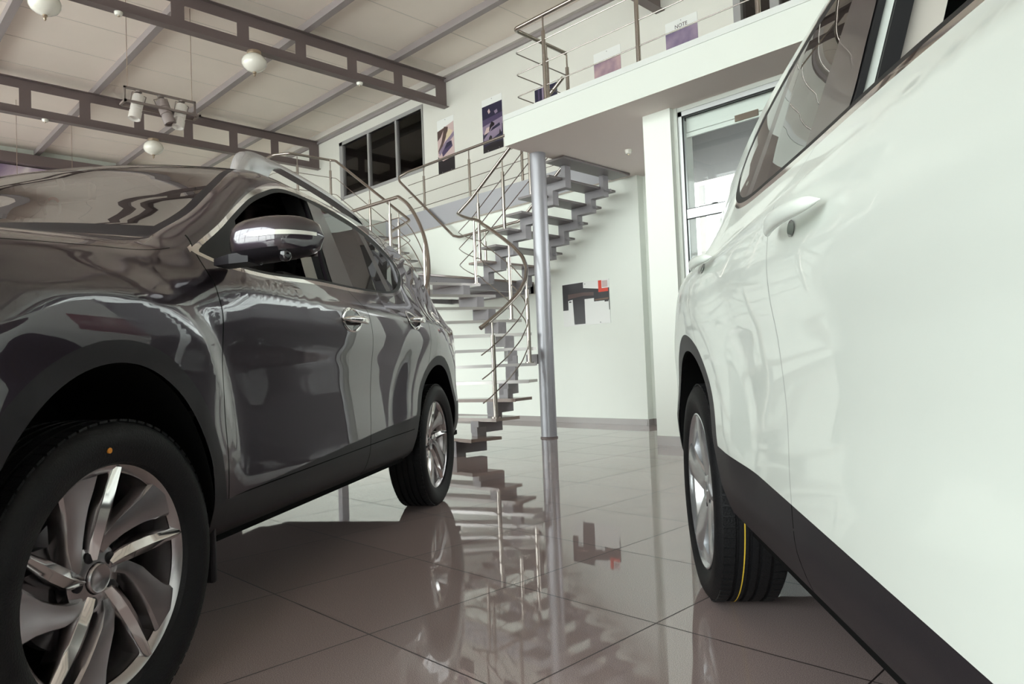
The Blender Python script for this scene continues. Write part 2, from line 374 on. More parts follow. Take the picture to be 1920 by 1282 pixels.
MB().box(-12.40, -12.24, 9.2, 9.3, 3.6, 6.1).build('shaft', 'wood_post', ofp)
MB().box(-11.7, -11.2, 9.5, 9.6, 3.6, 5.2).build('board', 'dark_brown', ofp)
oc = root('office_screen', (-13.7, 9.1, 3.6), 'grey upright screen behind the left pane of the upper window', 'screen')
MB().box(-14.0, -13.62, 9.1, 9.16, 3.6, 5.75).build('screen', 'alu_frame', oc)
x0, x1, z0, z1 = DOOR
mb = MB().box(x0, x0+.10, W2_Y-.03, W2_Y+.12, z0, z1).box(x1-.1, x1, W2_Y-.03, W2_Y+.12, z0, z1).box(x0, x1, W2_Y-.03, W2_Y+.12, z1-.1, z1).box(x0+.48, x0+.60, W2_Y, W2_Y+.1, z0, z1)
d1 = struct('door_1', mb, 'grey_frame'); WM['door_1'] = Matrix.Identity(4)
MB().box(x0+.1, x1-.1, W2_Y+.04, W2_Y+.046, z0, z1-.1).build('pane', 'smoke_glass', d1)
struct('doorway_room_shell', MB().box(x0-.3, x0-.2, W2_Y+.2, W2_Y+2, 3.5, CEIL).box(x1+.2, x1+.3, W2_Y+.2, W2_Y+2, 3.5, CEIL).box(x0-.3, x1+.3, W2_Y+2, W2_Y+2.1, 3.5, CEIL).box(x0-.3, x1+.3, W2_Y+.2, W2_Y+2, 5.8, 5.9).box(x0-.3, x1+.3, W2_Y+.2, W2_Y+2, 3.45, 3.5), 'dark_room')  # hollow dark room behind the upper doorway, its walls, ceiling and floor
bx = root('cardboard_box', (-3.3, 9.4, 3.5), 'brown box inside the dark upper doorway', 'box'); MB().box(-3.55, -3.0, 9.2, 9.7, 3.5, 5.05).build('carton', 'dark_brown', bx)
# ------------------------------------------------------------------ roof steel
PURL = [-5.0, -3.2, -1.4, .38, 2.17, 3.95, 5.75, 7.5]
names = ['sixth', 'fifth', 'fourth', 'third', 'second', 'first']
for i, y in enumerate(PURL):
    o = MB().box(LEFT_X, RIGHT_X, y-.055, y+.055, 6.33, CEIL).build('ceiling_purlin', ['purlin_paint'])
    tag(o, kind='structure')
o = MB().box(LEFT_X, RIGHT_X, W2_Y-.05, W2_Y, 6.27, 6.36).box(LEFT_X, RIGHT_X, W2_Y-.13, W2_Y-.05, 6.33, CEIL, 1).build('ceiling_purlin', ['purlin_paint', 'purlin_light']); tag(o, kind='structure')
mb = MB()
for x in np.arange(LEFT_X+.7, RIGHT_X, 1.15): mb.box(x, x+.006, FRONT_Y, W2_Y, CEIL-.004, CEIL+.001)
struct('trim_3', mb, 'purlin_light')
def girder(x, zb, zt, label):
    r = root('steel_girder', (x, 8, zb), label, 'girder', 'castellated steel roof girders')
    y0, y1 = FRONT_Y, W2_Y
    mb = MB()
    zc0, zc1 = zb+.15, zt-.17
    # web with long openings
    c = 8.06; openings = []
    while c > y0+.6: openings.append((c-.385, c+.385)); c -= .9535
    openings = openings[::-1]; edges = [y0]+[e for o_ in openings for e in o_]+[y1]
    for i in range(0, len(edges), 2): mb.box(x-.006, x+.006, edges[i], edges[i+1], zb, zt)
    for a, b in openings: mb.box(x-.006, x+.006, a, b, zb, zc0).box(x-.006, x+.006, a, b, zc1, zt)
    mb.build('web', 'girder_paint', r)
    MB().box(x-.075, x+.075, y0, y1, zt-.012, zt).build('top_flange', 'girder_paint', r)
    MB().box(x-.075, x+.075, y0, y1, zb-.012, zb).build('bottom_flange', 'girder_paint', r)
    return r
girder(-10.3, 5.79, 6.325, 'dark castellated roof girder, nearest of those crossing the ceiling at left')
girder(-15.07, 5.68, 6.325, 'dark castellated roof girder, farther one above the grey car roof')
girder(-5.5, 5.79, 6.325, 'dark roof girder ending above the right mezzanine railing')
def globe(x, y, zf, s, label):
    r = root('globe_lamp', (x, y, zf), label, 'ceiling lamp', 'white globe lamps under the girders')
    MB().lathe((x, y, zf), (0, 0, -1), [(.0, 0), (.105, 0), (.105, .035), (.09, .05), (0, .05)], 24).build('ceiling_plate', 'brass', r)
    p = [(.09, .045), (.13, .07), (.168, .11), (.186, .16), (.18, .205), (.15, .255), (.10, .29), (.04, .312), (0, .318)]
    MB().lathe((x, y, zf), (0, 0, -1), [(a*s, b*s) for a, b in p], 32).build('globe_shade', 'globe_glass', r)
    MB().lathe((x, y, zf-.312*s), (0, 0, -1), [(0, 0), (.028, 0), (.03, .02), (.014, .035), (.02, .05), (.008, .075), (0, .08)], 12).build('finial', 'brass', r)
globe(-10.3, 4.89, 5.778, 1., 'white globe lamp under the nearer girder, above the grey car mirror')
globe(-10.3, 2.15, 5.778, 1., 'white globe lamp in the top left corner of the photo')
globe(-15.07, 4.98, 5.668, 1., 'white globe lamp under the farther girder, right of the spotlight bar')
def detector(x, y, z, label, rad=.055):
    r = root('smoke_detector', (x, y, z), label, 'smoke detector', 'round white smoke detectors')
    MB().lathe((x, y, z), (0, 0, -1), [(0, 0), (rad, 0), (rad, .02), (rad*.75, .045), (0, .05)], 20).build('housing', 'globe_glass', r)
    MB().lathe((x, y, z-.05), (0, 0, -1), [(0, 0), (rad*.3, 0), (rad*.25, .012), (0, .014)], 12).build('sensor', 'brass', r)
detector(-10.3, 3.0, 5.778, 'white smoke detector on the nearer girder, left of the spotlight cables')
detector(-10.3, 6.77, 5.778, 'white smoke detector near the wall end of the nearer girder')
detector(-15.07, 3.12, 5.668, 'white smoke detector on the farther girder, left of the spotlight bar')
detector(-15.07, 6.73, 5.668, 'white smoke detector on the farther girder, above the grey car roof rail')
detector(-4.63, 6.535, 3.17, 'small white smoke detector under the mezzanine', .04)
# ------------------------------------------------------------------ hanging spotlight bar
def spot_bar(x, y0, y1, z, label, full=True):
    r = root('spotlight_bar', (x, (y0+y1)/2, z), label, 'spotlight', 'hanging spotlight bars')
    for y in (y0+.05, y1-.05): MB().tube([(x, y, CEIL), (x, y, z+.0)], .005, 6).build('cable', 'cable', r)
    mb = MB(); zb = z-.24
    mb.box(x-.015, x+.015, y0, y1, z-.03, z).box(x-.015, x+.015, y0, y0+.025, zb, z).box(x-.015, x+.015, y1-.025, y1, zb, z)
    mb.box(x-.13, x-.10, y0-.03, y1+.03, zb-.02, zb+.01).box(x+.10, x+.13, y0-.03, y1+.03, zb-.02, zb+.01)
    mb.box(x-.13, x+.13, y0-.03, y0, zb-.02, zb+.01).box(x-.13, x+.13, y1, y1+.03, zb-.02, zb+.01)
    mb.build('bar_frame', 'spot_frame', r)
    for k, (y, tilt, m) in enumerate(((y0+.20, (.10, -.22, -1), 'spot_metal'), ((y0+y1)/2, (.25, .28, -1), 'spot_dark'), (y1-.2, (.1, -.22, -1), 'spot_metal'))):
        A = Vector(tilt).normalized(); top = Vector((x, y, z-.10))
        prof = [(a_*1.3, h_*1.25) for a_, h_ in [(0, 0), (.055, 0), (.062, .02), (.062, .09), (.056, .095), (.062, .10), (.062, .175), (.054, .18), (.054, .20), (.064, .205), (.064, .30), (.055, .30), (.05, .27), (0, .265)]]
        sp = MB().lathe(top, A, prof, 28).build('spotlight', m, r)
        mb = MB().lathe((x, y, z-.03), (0, 0, -1), [(0, 0), (.045, 0), (.045, .025), (0, .03)], 16); mb.tube([(x, y, z-.05), top+A*.0], .01, 6)
        mb.build('mount', 'spot_frame', sp)
        U = A.cross(Vector((1, 0, 0))).normalized()
        MB().tube([top+A*.14+U*.09, top-A*.02+U*.095, top-A*.035, top-A*.02-U*.095, top+A*.14-U*.09], .006, 6).build('yoke', 'spot_frame', sp)
    return r
spot_bar(-10.9, 3.22, 4.22, 5.02, 'hanging metal bar with three spotlights between the two girders')
spot_bar(-16.6, 2.9, 3.95, 4.0, 'second hanging spotlight bar, only its two cables showing above the car roof')
# ------------------------------------------------------------------ billboard on the left wall
r = root('billboard', (LEFT_X+.1, 3, 3), 'large purple sky billboard in a dark frame on the far left wall', 'billboard')
MB().box(LEFT_X+.02, LEFT_X+.10, -4.0, 7.2, 2.9, 6.0).build('printed_panel', 'billboard_print', r)
MB().box(LEFT_X+.02, LEFT_X+.30, -4.2, 7.4, 6.02, 6.26).box(LEFT_X+.02, LEFT_X+.16, 7.2, 7.4, 2.8, 6.02).build('frame', 'girder_paint', r)
# ------------------------------------------------------------------ round pillar
r = root('pillar', (.0, 0, 0), 'round silver steel pillar under the mezzanine corner', 'pillar')
PC = (-5.36, 5.83)
MB().lathe((PC[0], PC[1], 0), (0, 0, 1), [(.088, 0), (.088, 3.17)], 40).build('shaft', 'pillar_paint', r)
MB().lathe((PC[0], PC[1], 0), (0, 0, 1), [(.088, 0), (.097, 0), (.097, .012), (.088, .018)], 40).build('base_ring', 'girder_paint', r)
# ------------------------------------------------------------------ posters
def poster(name, label, x0, x1, y, z0, z1, back, shapes, pins=True, cat='poster'):
    r = root(name, ((x0+x1)/2, y, z0), label, cat, 'car posters on the walls')
    mats = ['poster_white']; mb = MB().box(x0, x1, y-.006, y, z0, z1)
    w, h = x1-x0, z1-z0
    k = 0
    for m, poly in shapes:
        if m not in mats: mats.append(m)
        k += 1; d = .0062+.0003*k
        mb.add([(x0+a*w, y-d, z0+b*h) for a, b in poly], [tuple(range(len(poly)))], mats.index(m))
    mb.build('print', mats, r, recalc=False)
    if pins:
        for px, pz in ((x0+w*.5, z1-.03), (x0+w*.25, z0+.02), (x0+w*.8, z0+.02)):
            MB().lathe((px, y-.006, pz), (0, -1, 0), [(0, .008), (.007, .006), (.007, 0)], 10).build('pin', 'grey_frame', r)
    return r
PY2 = W2_Y-.001
q = [(.0, .0), (1, 0), (1, .80), (0, .80)]
poster('poster', 'upright poster of a person behind a mauve shape, right of the upper window', -10.60, -10.11, PY2, 4.56, 5.60, None, [
    ('pink_light', [(0, .0), (1, 0), (1, .89), (0, .80)]), ('poster_black', [(0, 0), (1, 0), (1, .26), (.3, .22), (0, .33)]), ('poster_brown', [(0, .62), (0, .80), (.45, .83), (.2, .68)]),
    ('poster_brown', [(.05, .38), (.2, .42), (.62, .72), (.66, .82), (.42, .85), (.33, .70), (.22, .56), (.03, .44)]),
    ('poster_cream', [(.48, .58), (.75, .62), (.92, .72), (.70, .78), (.55, .70)]), ('purple_light', [(.1, .33), (.5, .48), (1, .62), (1, .70), (.5, .57), (.08, .42)]),
    ('purple_mid', [(.3, .30), (.9, .44), (.85, .55), (.5, .50), (.25, .38)]), ('purple_dark', [(.42, .43), (.85, .48), (.8, .55), (.55, .53)]), ('pink_light', [(.1, .27), (.3, .30), (.22, .36), (.05, .32)])])
poster('poster', 'upright dark poster of a car under a purple night sky, beside the mezzanine edge', -9.31, -8.79, PY2, 4.655, 5.62, None, [
    ('purple_dark', [(0, 0), (1, 0), (1, .87), (0, .87)]), ('purple_mid', [(0, .50), (1, .54), (1, .66), (0, .62)]), ('purple_light', [(0, .36), (1, .44), (1, .57), (0, .50)]), ('pink_light', [(.05, .34), (.45, .38), (.5, .47), (.2, .46)]),
    ('poster_black', [(.32, .38), (.58, .42), (.6, .50), (.46, .55), (.36, .48)]), ('poster_black', [(0, .0), (1, 0), (1, .12), (.5, .16), (0, .10)]),
    ('purple_light', [(.04, .26), (.3, .36), (.45, .44), (.9, .50), (.97, .42), (.95, .30), (.6, .24), (.2, .19), (.05, .20)]), ('purple_dark', [(.38, .37), (.5, .43), (.85, .475), (.88, .42)]), ('poster_black', [(.30, .20), (.36, .16), (.46, .18), (.46, .27), (.38, .30), (.31, .26)]), ('rubber', [(.82, .27), (.87, .25), (.9, .31), (.86, .36)]),
    ('pink_light', [(.28, .76), (.36, .80), (.42, .73), (.34, .70)]), ('purple_light', [(.6, .72), (.75, .74), (.78, .68), (.66, .66)])])
def sky_poster(label, x0, x1, z1, m, text):
    r = poster('poster', label, x0, x1, PY2, 4.56, z1, None, [(m, [(0, 0), (1, 0), (1, .845), (0, .845)]), ('poster_brown', [(.2, 0), (.6, .0), (.55, .22), (.3, .2)])])
    if not text: return
    t = bpy.data.curves.new('lettering', 'FONT'); t.body = text; t.size = .075; t.align_x = 'CENTER'; t.extrude = .0005; t.materials.append(MATS['letter_ink'])
    tmp = bpy.data.objects.new('text_source', t); me = bpy.data.meshes.new_from_object(tmp); bpy.data.objects.remove(tmp); bpy.data.curves.remove(t)
    me.name = 'lettering'; o = bpy.data.objects.new('lettering', me); COL.objects.link(o); o.parent = r
    o.matrix_local = WM[r.name].inverted()@Matrix.Translation(((x0+x1)/2, PY2-.009, z1-.125))@Matrix.Rotation(math.radians(90), 4, 'X')
sky_poster('mauve sky poster above the mezzanine edge, left of the second railing post', -6.73, -6.22, 5.58, 'print_rose', None)
sky_poster('violet sky poster lettered NOTE, right of the second railing post', -5.43, -4.92, 5.57, 'print_dusk', 'NOTE')
poster('poster', 'dark striped poster partly hidden behind the mezzanine corner railing', -8.0, -7.5, PY2, 4.56, 5.45, None, [('purple_dark', [(0, 0), (1, 0), (1, .95), (0, .95)]), ('purple_mid', [(.15, 0), (.22, 0), (.22, .95), (.15, .95)]), ('purple_light', [(.33, 0), (.4, 0), (.4, .95), (.33, .95)])])
poster('poster', 'landscape black, white and red poster on the lower white wall behind the pillar', -6.525, -5.715, W1_Y-.001, 1.325, 1.91, None, [
    ('poster_black', [(0, .99), (0, .38), (.12, .38), (.12, .60), (.22, .62), (.24, .03), (.48, .03), (.48, .60), (.68, .60), (.68, .52), (.985, .52), (.985, .30), (1, .3), (1, .80), (.78, .80), (.46, .86), (.46, .995)]),
    ('poster_brown', [(.12, .64), (.46, .68), (.68, .66), (.68, .74), (.46, .76), (.12, .75)]), ('poster_red', [(.78, .985), (.78, .72), (.98, .72), (.98, .80), (.85, .80), (.85, .985)]), ('pink_light', [(.86, .82), (.97, .82), (.97, .97), (.86, .97)]),
    ('dark_brown', [(.70, .54), (.98, .54), (.98, .58), (.70, .57)]), ('poster_black', [(.14, .555), (.19, .555), (.19, .585), (.14, .585)]), ('poster_black', [(.90, .49), (.98, .49), (.98, .52), (.90, .52)])])
# ------------------------------------------------------------------ staircase
RISE = 1/6
LX0, LX1, LY0, LY1, LZ = -8.80, -7.0, 4.95, 7.41, 2.0
r = root('stair_landing', (-7.9, 6.2, 0), 'grey stair landing with a brown top where the three flights meet', 'landing')
mb = MB().box(LX0, LX1, LY0, LY0+.06, 1.84, LZ-.03).box(LX0, LX1, LY1-.06, LY1, 1.84, LZ-.03).box(LX0, LX0+.06, LY0, LY1, 1.84, LZ-.03).box(LX1-.06, LX1, LY0, LY1, 1.84, LZ-.03)
mb.box(LX0+.06, LX1-.06, LY0+.06, LY1-.06, 1.95, LZ-.03); mb.build('frame', 'stair_grey', r)
MB().box(LX0-.01, LX1+.015, LY0-.015, LY1, LZ-.03, LZ, b=.004).build('deck', 'tread_wood', r)
for yy in (LY0+.15,): MB().box(LX0+.2, LX0+.3, yy, yy+.1, 0, 1.84).build('support_post', 'stair_grey', r)
INNER = [(-5.90, 4.25), (-5.91, 4.36), (-5.93, 4.47), (-5.96, 4.57), (-6.0, 4.66), (-6.05, 4.74), (-6.12, 4.80), (-6.20, 4.86), (-6.30, 4.90), (-6.45, 4.95), (-6.65, 4.98), (-7.0, 4.98), (-7.3, 4.98)]
OUTER = [(-4.85, 4.22), (-4.80, 4.48), (-4.82, 4.75), (-4.89, 5.01), (-5.01, 5.24), (-5.18, 5.44), (-5.39, 5.60), (-5.64, 5.71), (-5.90, 5.78), (-6.16, 5.82), (-6.44, 5.84), (-7.0, 5.86), (-7.3, 5.86)]
def lerp(a, b, t): return (a[0]+(b[0]-a[0])*t, a[1]+(b[1]-a[1])*t)
r = root('curved_stair', (-5.4, 4.6, 0), 'curved lower stair flight with brown treads rising from the floor beside the grey car', 'staircase')
for i in range(11):
    z = RISE*(i+1)
    a0, b0 = INNER[i], OUTER[i]; a1, b1 = lerp(INNER[i], INNER[i+1], 1.25), lerp(OUTER[i], OUTER[i+1], 1.18)
    if i == 10: a1, b1 = INNER[11], OUTER[11]
    b0 = lerp(a0, b0, 1.03); b1 = lerp(a1, b1, 1.03)
    poly = [a0, b0, b1, a1]
    MB().prism(poly, lambda a, b, t: (a, b, t), z-.028, z).build('tread', 'tread_wood', r)
    e = MB(); d = Vector((b0[0]-a0[0], b0[1]-a0[1], 0)).normalized(); nn = Vector((d.y, -d.x, 0)); c = Vector(((a0[0]+b0[0])/2, (a0[1]+b0[1])/2, z-.016))
    if (Vector((a1[0]-a0[0], a1[1]-a0[1], 0))).dot(nn) > 0: nn = -nn
    L = Vector((b0[0]-a0[0], b0[1]-a0[1], 0)).length/2
    e.obox(c+nn*.003, d*L, nn*.004, Vector((0, 0, .016))); e.build('nosing', 'tread_metal' if i > 2 else 'tread_wood', r)
for f, nm in ((.80, 'stringer'),):
    mb = MB(); w = .05
    for i in range(11):
        z = RISE*(i+1)-.028
        p0 = Vector((*lerp(INNER[i], OUTER[i], f), 0)); p1 = Vector((*lerp(INNER[i+1], OUTER[i+1], f), 0)); d = (p1-p0); L = d.length; d.normalize(); nn = Vector((d.y, -d.x, 0))
        # horizontal run under this tread and riser up to the next
        mb.obox((p0+p1)/2+d*.03+Vector((0, 0, z-.055)), d*(L/2+.05), nn*w, (0, 0, .055))
        mb.obox(p1+d*.03+Vector((0, 0, z+RISE/2-.03)), d*.05, nn*w, (0, 0, RISE/2-.025))
        if i == 0: mb.obox(p0+d*.03+Vector((0, 0, z/2)), d*.05, nn*w, (0, 0, z/2))
    mb.build(nm, 'stair_grey', r)
def straight(label, s, xa):   # s=+1 rises towards +X
    r = root('straight_stair', (xa, 6.7, LZ), label, 'staircase', 'straight upper stair flights')
    pitch, dep, y0, y1 = .235, .285, 6.1, 7.36
    for k in range(1, 8):
        z = LZ+RISE*k; x = xa+s*(.10+pitch*(k-1)); X0, X1 = sorted((x, x+s*dep))
        MB().box(X0, X1, y0, y1, z-.028, z, b=.003).build('tread', 'tread_plate' if k > 1 else 'tread_wood', r)
    for yy in (6.38, 7.10):
        up, lo = [], []   # zigzag plate outline: upper edge and lower edge
        th = .095
        for k in range(0, 8):
            z = LZ+RISE*k-.028; x = xa+s*(.10+pitch*(k-1)); xr = x+s*(pitch+.03)
            if k > 0: up += [(x+s*.03, z), (xr, z)]; lo += [(x+s*(.03+th), z-th), (xr+s*th, z-th)]
            else: up += [(xa-s*.06, LZ), (xr, LZ)]; lo += [(xa-s*.06, LZ-.10), (xr+s*th, LZ-.10)]
        lim = (lambda v: min(v, -5.395)) if s > 0 else (lambda v: max(v, -10.595))
        for a in range(0, len(up)-1):   # one quad per straight run, sharing edges
            p = [up[a], up[a+1], lo[a+1], lo[a]]; p = [(lim(u_), w_) for u_, w_ in p]
            if a == 0: mb = MB()
            mb.v += [(u_, yy-.05, w_) for u_, w_ in p]+[(u_, yy+.05, w_) for u_, w_ in p]; k0 = len(mb.v)-8
            for f in ((0, 1, 2, 3), (7, 6, 5, 4), (0, 4, 5, 1), (2, 6, 7, 3))+(((0, 3, 7, 4),) if a == 0 else ())+(((1, 5, 6, 2),) if a == len(up)-2 else ()): mb.f.append([q_+k0 for q_ in f]); mb.m.append(0); mb.smooth.append(False)
        mb.build('stringer', 'stair_grey', r)
        if yy > 7:
            for k in range(1, 7):
                x = xa+s*(.10+pitch*k+.03); MB().lathe((x+s*.09, yy, LZ+RISE*k-.06), (s, 0, 0), [(0, 0), (.018, 0), (.018, .05), (0, .05)], 10).build('bolt', 'stair_grey', r)
straight('right upper flight with zigzag stringers, rising behind the round pillar to the mezzanine', 1, LX1)
straight('left upper flight rising from the landing behind the grey car', -1, LX0)
def wall_bracket(): pass
r = root('stair_bracket', (PC[0], PC[1], .9), 'small grey steel bracket joining the curved stair to the round pillar', 'bracket')
MB().box(PC[0]-.26, PC[0]-.085, PC[1]-.05, PC[1]+.0, .82, .93).build('plate', 'stair_grey', r)
# ------------------------------------------------------------------ railings
RODS = (-.25, -.49, -.73)
def railing(label, path, posts, rods=RODS, rad=.0215, rodpath=None, smooth=.06, group='stainless steel railings', ends=True):
    b = path[0]; r = root('railing', (b[0], b[1], 0), label, 'railing', group)
    pp = fillet(path, smooth); MB().tube(pp, rad, 14).build('handrail', 'stainless', r)
    for dz in rods:
        q_ = rodpath or path
        MB().tube([p+Vector((0, 0, dz)) for p in fillet(q_, .04, 4)], .0062, 8).build('rod', 'stainless_dark', r)
    for (x, y, z0, z1) in posts:
        mb = MB().lathe((x, y, z0), (0, 0, 1), [(.045, 0), (.045, .01), (.0215, .012), (.0215, z1-z0-.16), (.0, z1-z0-.158)], 16)
        mb.lathe((x, y, z0), (0, 0, 1), [(.0095, z1-z0-.165), (.0095, z1-z0-.01)], 10)
        mb.build('post', 'stainless', r)
    return r
FZ = 3.5
railing('mezzanine railing with a turned corner above the white fascia', [(6.3, 5.45, 4.44), (-5.28, 5.45, 4.44), (-5.28, 6.30, 4.42)],
        [(x, 5.45, FZ, 4.43) for x in (-4.86, -3.70, -2.54, -1.38, -.2, 1.0)]+[(-5.27, 5.95, FZ, 4.42), (-5.27, 6.30, FZ, 4.41)], (-.26, -.50, -.74))
# outer stair rail: curved flight, landing corner, then up the right flight
def tz(i): return RISE*i
def outp(i, f=.97):
    k = int(i-1); t = i-1-k; a = lerp(INNER[k], INNER[k+1], t); b = lerp(OUTER[k], OUTER[k+1], t); return lerp(a, b, f)
def inp(i): k = int(i-1); t = i-1-k; return lerp(INNER[k], INNER[k+1], t)
P = []
for i in np.arange(1.7, 10.6, .3): P.append((*outp(i), RISE*i+.90-.010*i))
P += [(-6.40, 5.85, 2.60), (-6.66, 5.93, 2.68), (-6.95, 6.06, 2.78), (-7.22, 6.22, 2.88)]
def crom(P, n=4):
    P = [Vector(p) for p in P]; out = []
    for i in range(len(P)-1):
        a, b, c, d = P[max(0, i-1)], P[i], P[i+1], P[min(len(P)-1, i+2)]
        for k in range(n):
            t = k/n; out.append(.5*((2*b)+(c-a)*t+(2*a-5*b+4*c-d)*t*t+(3*b-a-3*c+d)*t**3))
    out.append(P[-1]); return out
Pc = crom(P, 3)
path = [tuple(p) for p in Pc]+[(-6.98, 6.27, 3.05), (-5.60, 6.27, 3.96), (-5.33, 6.29, 4.15)]
def rail_smooth(label, path, posts, rods, rodpath=None):
    return railing(label, path, posts, rods, rodpath=rodpath, smooth=.05)
rail_smooth('outer handrail curving up the curved flight and on along the right flight', path,
    [(*outp(2.35, .95), RISE*2, RISE*2.35+.87), (*outp(5.5, .97), RISE*5, RISE*5.5+.84), (*outp(8.4, .97), RISE*8, RISE*8.4+.81), (-6.5, 5.86, RISE*11, 2.63), (-6.86, 6.27, LZ+RISE, 3.12), (-6.38, 6.27, LZ+RISE*3, 3.43), (-5.90, 6.27, LZ+RISE*5, 3.75)],
    (-.25, -.47, -.69))
# inner stair rail ending in a level rail along the landing front
Q = [(-5.86, 4.28, 1.15), (-5.92, 4.50, 1.42), (-6.0, 4.68, 1.65), (-6.09, 4.80, 1.83), (-6.18, 4.87, 2.05), (-6.28, 4.91, 2.28), (-6.46, 4.96, 2.52), (-6.68, 5.0, 2.74), (-6.87, 5.0, 2.87)]
path = [tuple(p) for p in crom(Q, 4)]+[(-8.75, 5.0, 2.89)]
rail_smooth('inner handrail of the curved flight, turning level along the landing front', path,
    [(-6.30, 4.92, RISE*9, 2.30), (-7.05, 5.0, LZ, 2.86), (-7.9, 5.0, LZ, 2.87), (-6.0, 4.7, RISE*5, 1.62), (-5.9, 4.4, RISE*2, 1.28)], (-.25, -.47, -.69))
# left flight near rail and left mezzanine
rail_smooth('left mezzanine railing running down the near side of the left flight', [(-8.36, 5.95, 2.80), (-8.45, 6.35, 3.02), (-10.50, 6.37, 4.40), (-10.64, 6.36, 4.44), (-10.66, 5.62, 4.43), (-10.9, 5.46, 4.43), (-16.0, 5.46, 4.43)],
    [(-8.75, 6.36, LZ, 3.20), (-9.5, 6.36, LZ+RISE*4, 3.70), (-10.64, 6.35, FZ, 4.42), (-10.66, 5.75, FZ, 4.41), (-12, 5.46, FZ, 4.41), (-13.5, 5.46, FZ, 4.41)], (-.3, -.58))
rail_smooth('gallery railing along the upper wall, sloping down both straight flights', [(-8.70, 7.37, 2.95), (-10.10, 7.39, 4.12), (-10.22, 7.47, 4.24), (-10.0, 7.50, 4.28), (-5.45, 7.50, 4.30)],
    [(-9.55, 7.5, FZ, 4.27), (-8.38, 7.5, FZ, 4.28), (-7.21, 7.5, FZ, 4.28), (-6.05, 7.5, FZ, 4.29)], (-.24, -.46, -.68), rodpath=[(-10.0, 7.50, 4.28), (-5.45, 7.50, 4.30)])
rail_smooth('landing back handrail that climbs along the far side of the right flight', [(-8.66, 7.35, 2.93), (-8.5, 7.34, 2.88), (-7.15, 7.34, 2.90), (-7.0, 7.34, 3.0), (-5.42, 7.34, 4.12)],
    [(-7.9, 7.34, LZ, 2.88), (-6.62, 7.3, LZ+RISE*2, 3.24)], ())
# ------------------------------------------------------------------ cars
# car shape in (X rearwards from the front axle, Y sideways, Z up); local object axes are (-X, Y, Z)
def pchip(xs, ys):
    xs = np.array(xs, float); ys = np.array(ys, float); h = np.diff(xs); d = np.diff(ys)/h; m = np.zeros(len(xs)); m[0] = d[0]; m[-1] = d[-1]
    for i in range(1, len(xs)-1):
        if d[i-1]*d[i] > 0:
            w1 = 2*h[i]+h[i-1]; w2 = h[i]+2*h[i-1]; m[i] = (w1+w2)/(w1/d[i-1]+w2/d[i])
    def f(x):
        x = np.clip(np.asarray(x, float), xs[0], xs[-1]); i = np.clip(np.searchsorted(xs, x)-1, 0, len(xs)-2)
        t = (x-xs[i])/h[i]; t2 = t*t; t3 = t2*t
        return (2*t3-3*t2+1)*ys[i]+(t3-2*t2+t)*h[i]*m[i]+(-2*t3+3*t2)*ys[i+1]+(t3-t2)*h[i]*m[i+1]
    return f
def sst(a, b, x):
    t = np.clip((x-a)/(b-a), 0, 1); return t*t*(3-2*t)
BASE = pchip([.33, .365, .40, .46, .56, .70, .82, .92, .985, 1.055, 1.078, 1.10, 1.16, 1.30, 1.45, 1.55, 1.62, 1.72], [.82, .868, .884, .897, .892, .884, .892, .908, .914, .911, .905, .889, .853, .802, .750, .710, .678, .63])
FEND = pchip([.33, .365, .40, .46, .60, .80, .92, .985, 1.04, 1.10, 1.15, 1.20, 1.30, 1.72], [.82, .868, .884, .897, .895, .895, .903, .902, .884, .845, .802, .765, .735, .60])
TAPER = pchip([-.95, -.90, -.82, -.70, -.50, -.25, 2.55, 2.8, 3.05, 3.30, 3.50, 3.60, 3.66, 3.69], [.70, .80, .88, .935, .975, 1, 1, .988, .964, .928, .88, .84, .785, .73])
TAPER_LO = pchip([-.95, -.90, -.82, -.70, -.50, -.25, 2.80, 3.1, 3.30, 3.50, 3.60, 3.66, 3.69], [.70, .80, .88, .935, .975, 1, 1, .99, .955, .905, .86, .80, .74])
GT = pchip([1.85, 2.3, 2.6, 3.1, 3.4, 3.7], [1, .983, .957, .915, .892, .875])
TOP = pchip([-.95, -.925, -.90, -.86, -.78, -.60, -.30, 0, .2, .33, .44, .55, .65, .78, .90, .98, 1.10, 1.25, 1.5, 1.85, 2.2, 2.6, 2.95, 3.22, 3.30, 3.40, 3.48, 3.55, 3.61, 3.65, 3.69],
            [.45, .66, .80, .93, 1.0, 1.065, 1.122, 1.158, 1.180, 1.205, 1.262, 1.326, 1.392, 1.474, 1.546, 1.580, 1.612, 1.630, 1.638, 1.637, 1.620, 1.582, 1.525, 1.455, 1.40, 1.27, 1.16, 1.03, .88, .66, .45])
ZC = .37; AF = (-.02, .385, .475, .447, .527); AR = (2.665, .435, .46, .495, .515); ZB = .33; AH, AI = .055, .065
AIX = pchip([.90, 1.35], [.065, .100]); SHP = pchip([.90, 1.35], [0, 1])
def ell(X, Z, A, outer):
    rx, rz = (A[3], A[4]) if outer else (A[1], A[2])
    return np.hypot((X-A[0])/rx, np.maximum(Z-ZC, 0)/rz)
def side_y(X, Z):
    X = np.asarray(X, float); Z = np.asarray(Z, float); w = 1-sst(.18, .62, X); y = BASE(Z)*(1-w)+FEND(Z)*w; up = sst(1.0, 1.35, Z)
    lo = 1-sst(.80, 1.02, Z); tp = TAPER(X)*(1-lo)+TAPER_LO(X)*lo; y = y*tp*(1-up)+y*tp**.6*GT(X)*up
    y = y+.024*(1-sst(1.18, 1.42, ell(X, Z, AF, True)))*sst(.40, .60, Z)*(1-sst(.30, .56, X))
    return y+.022*(1-sst(1.15, 1.75, ell(X, Z, AR, True)))*sst(.40, .60, Z)
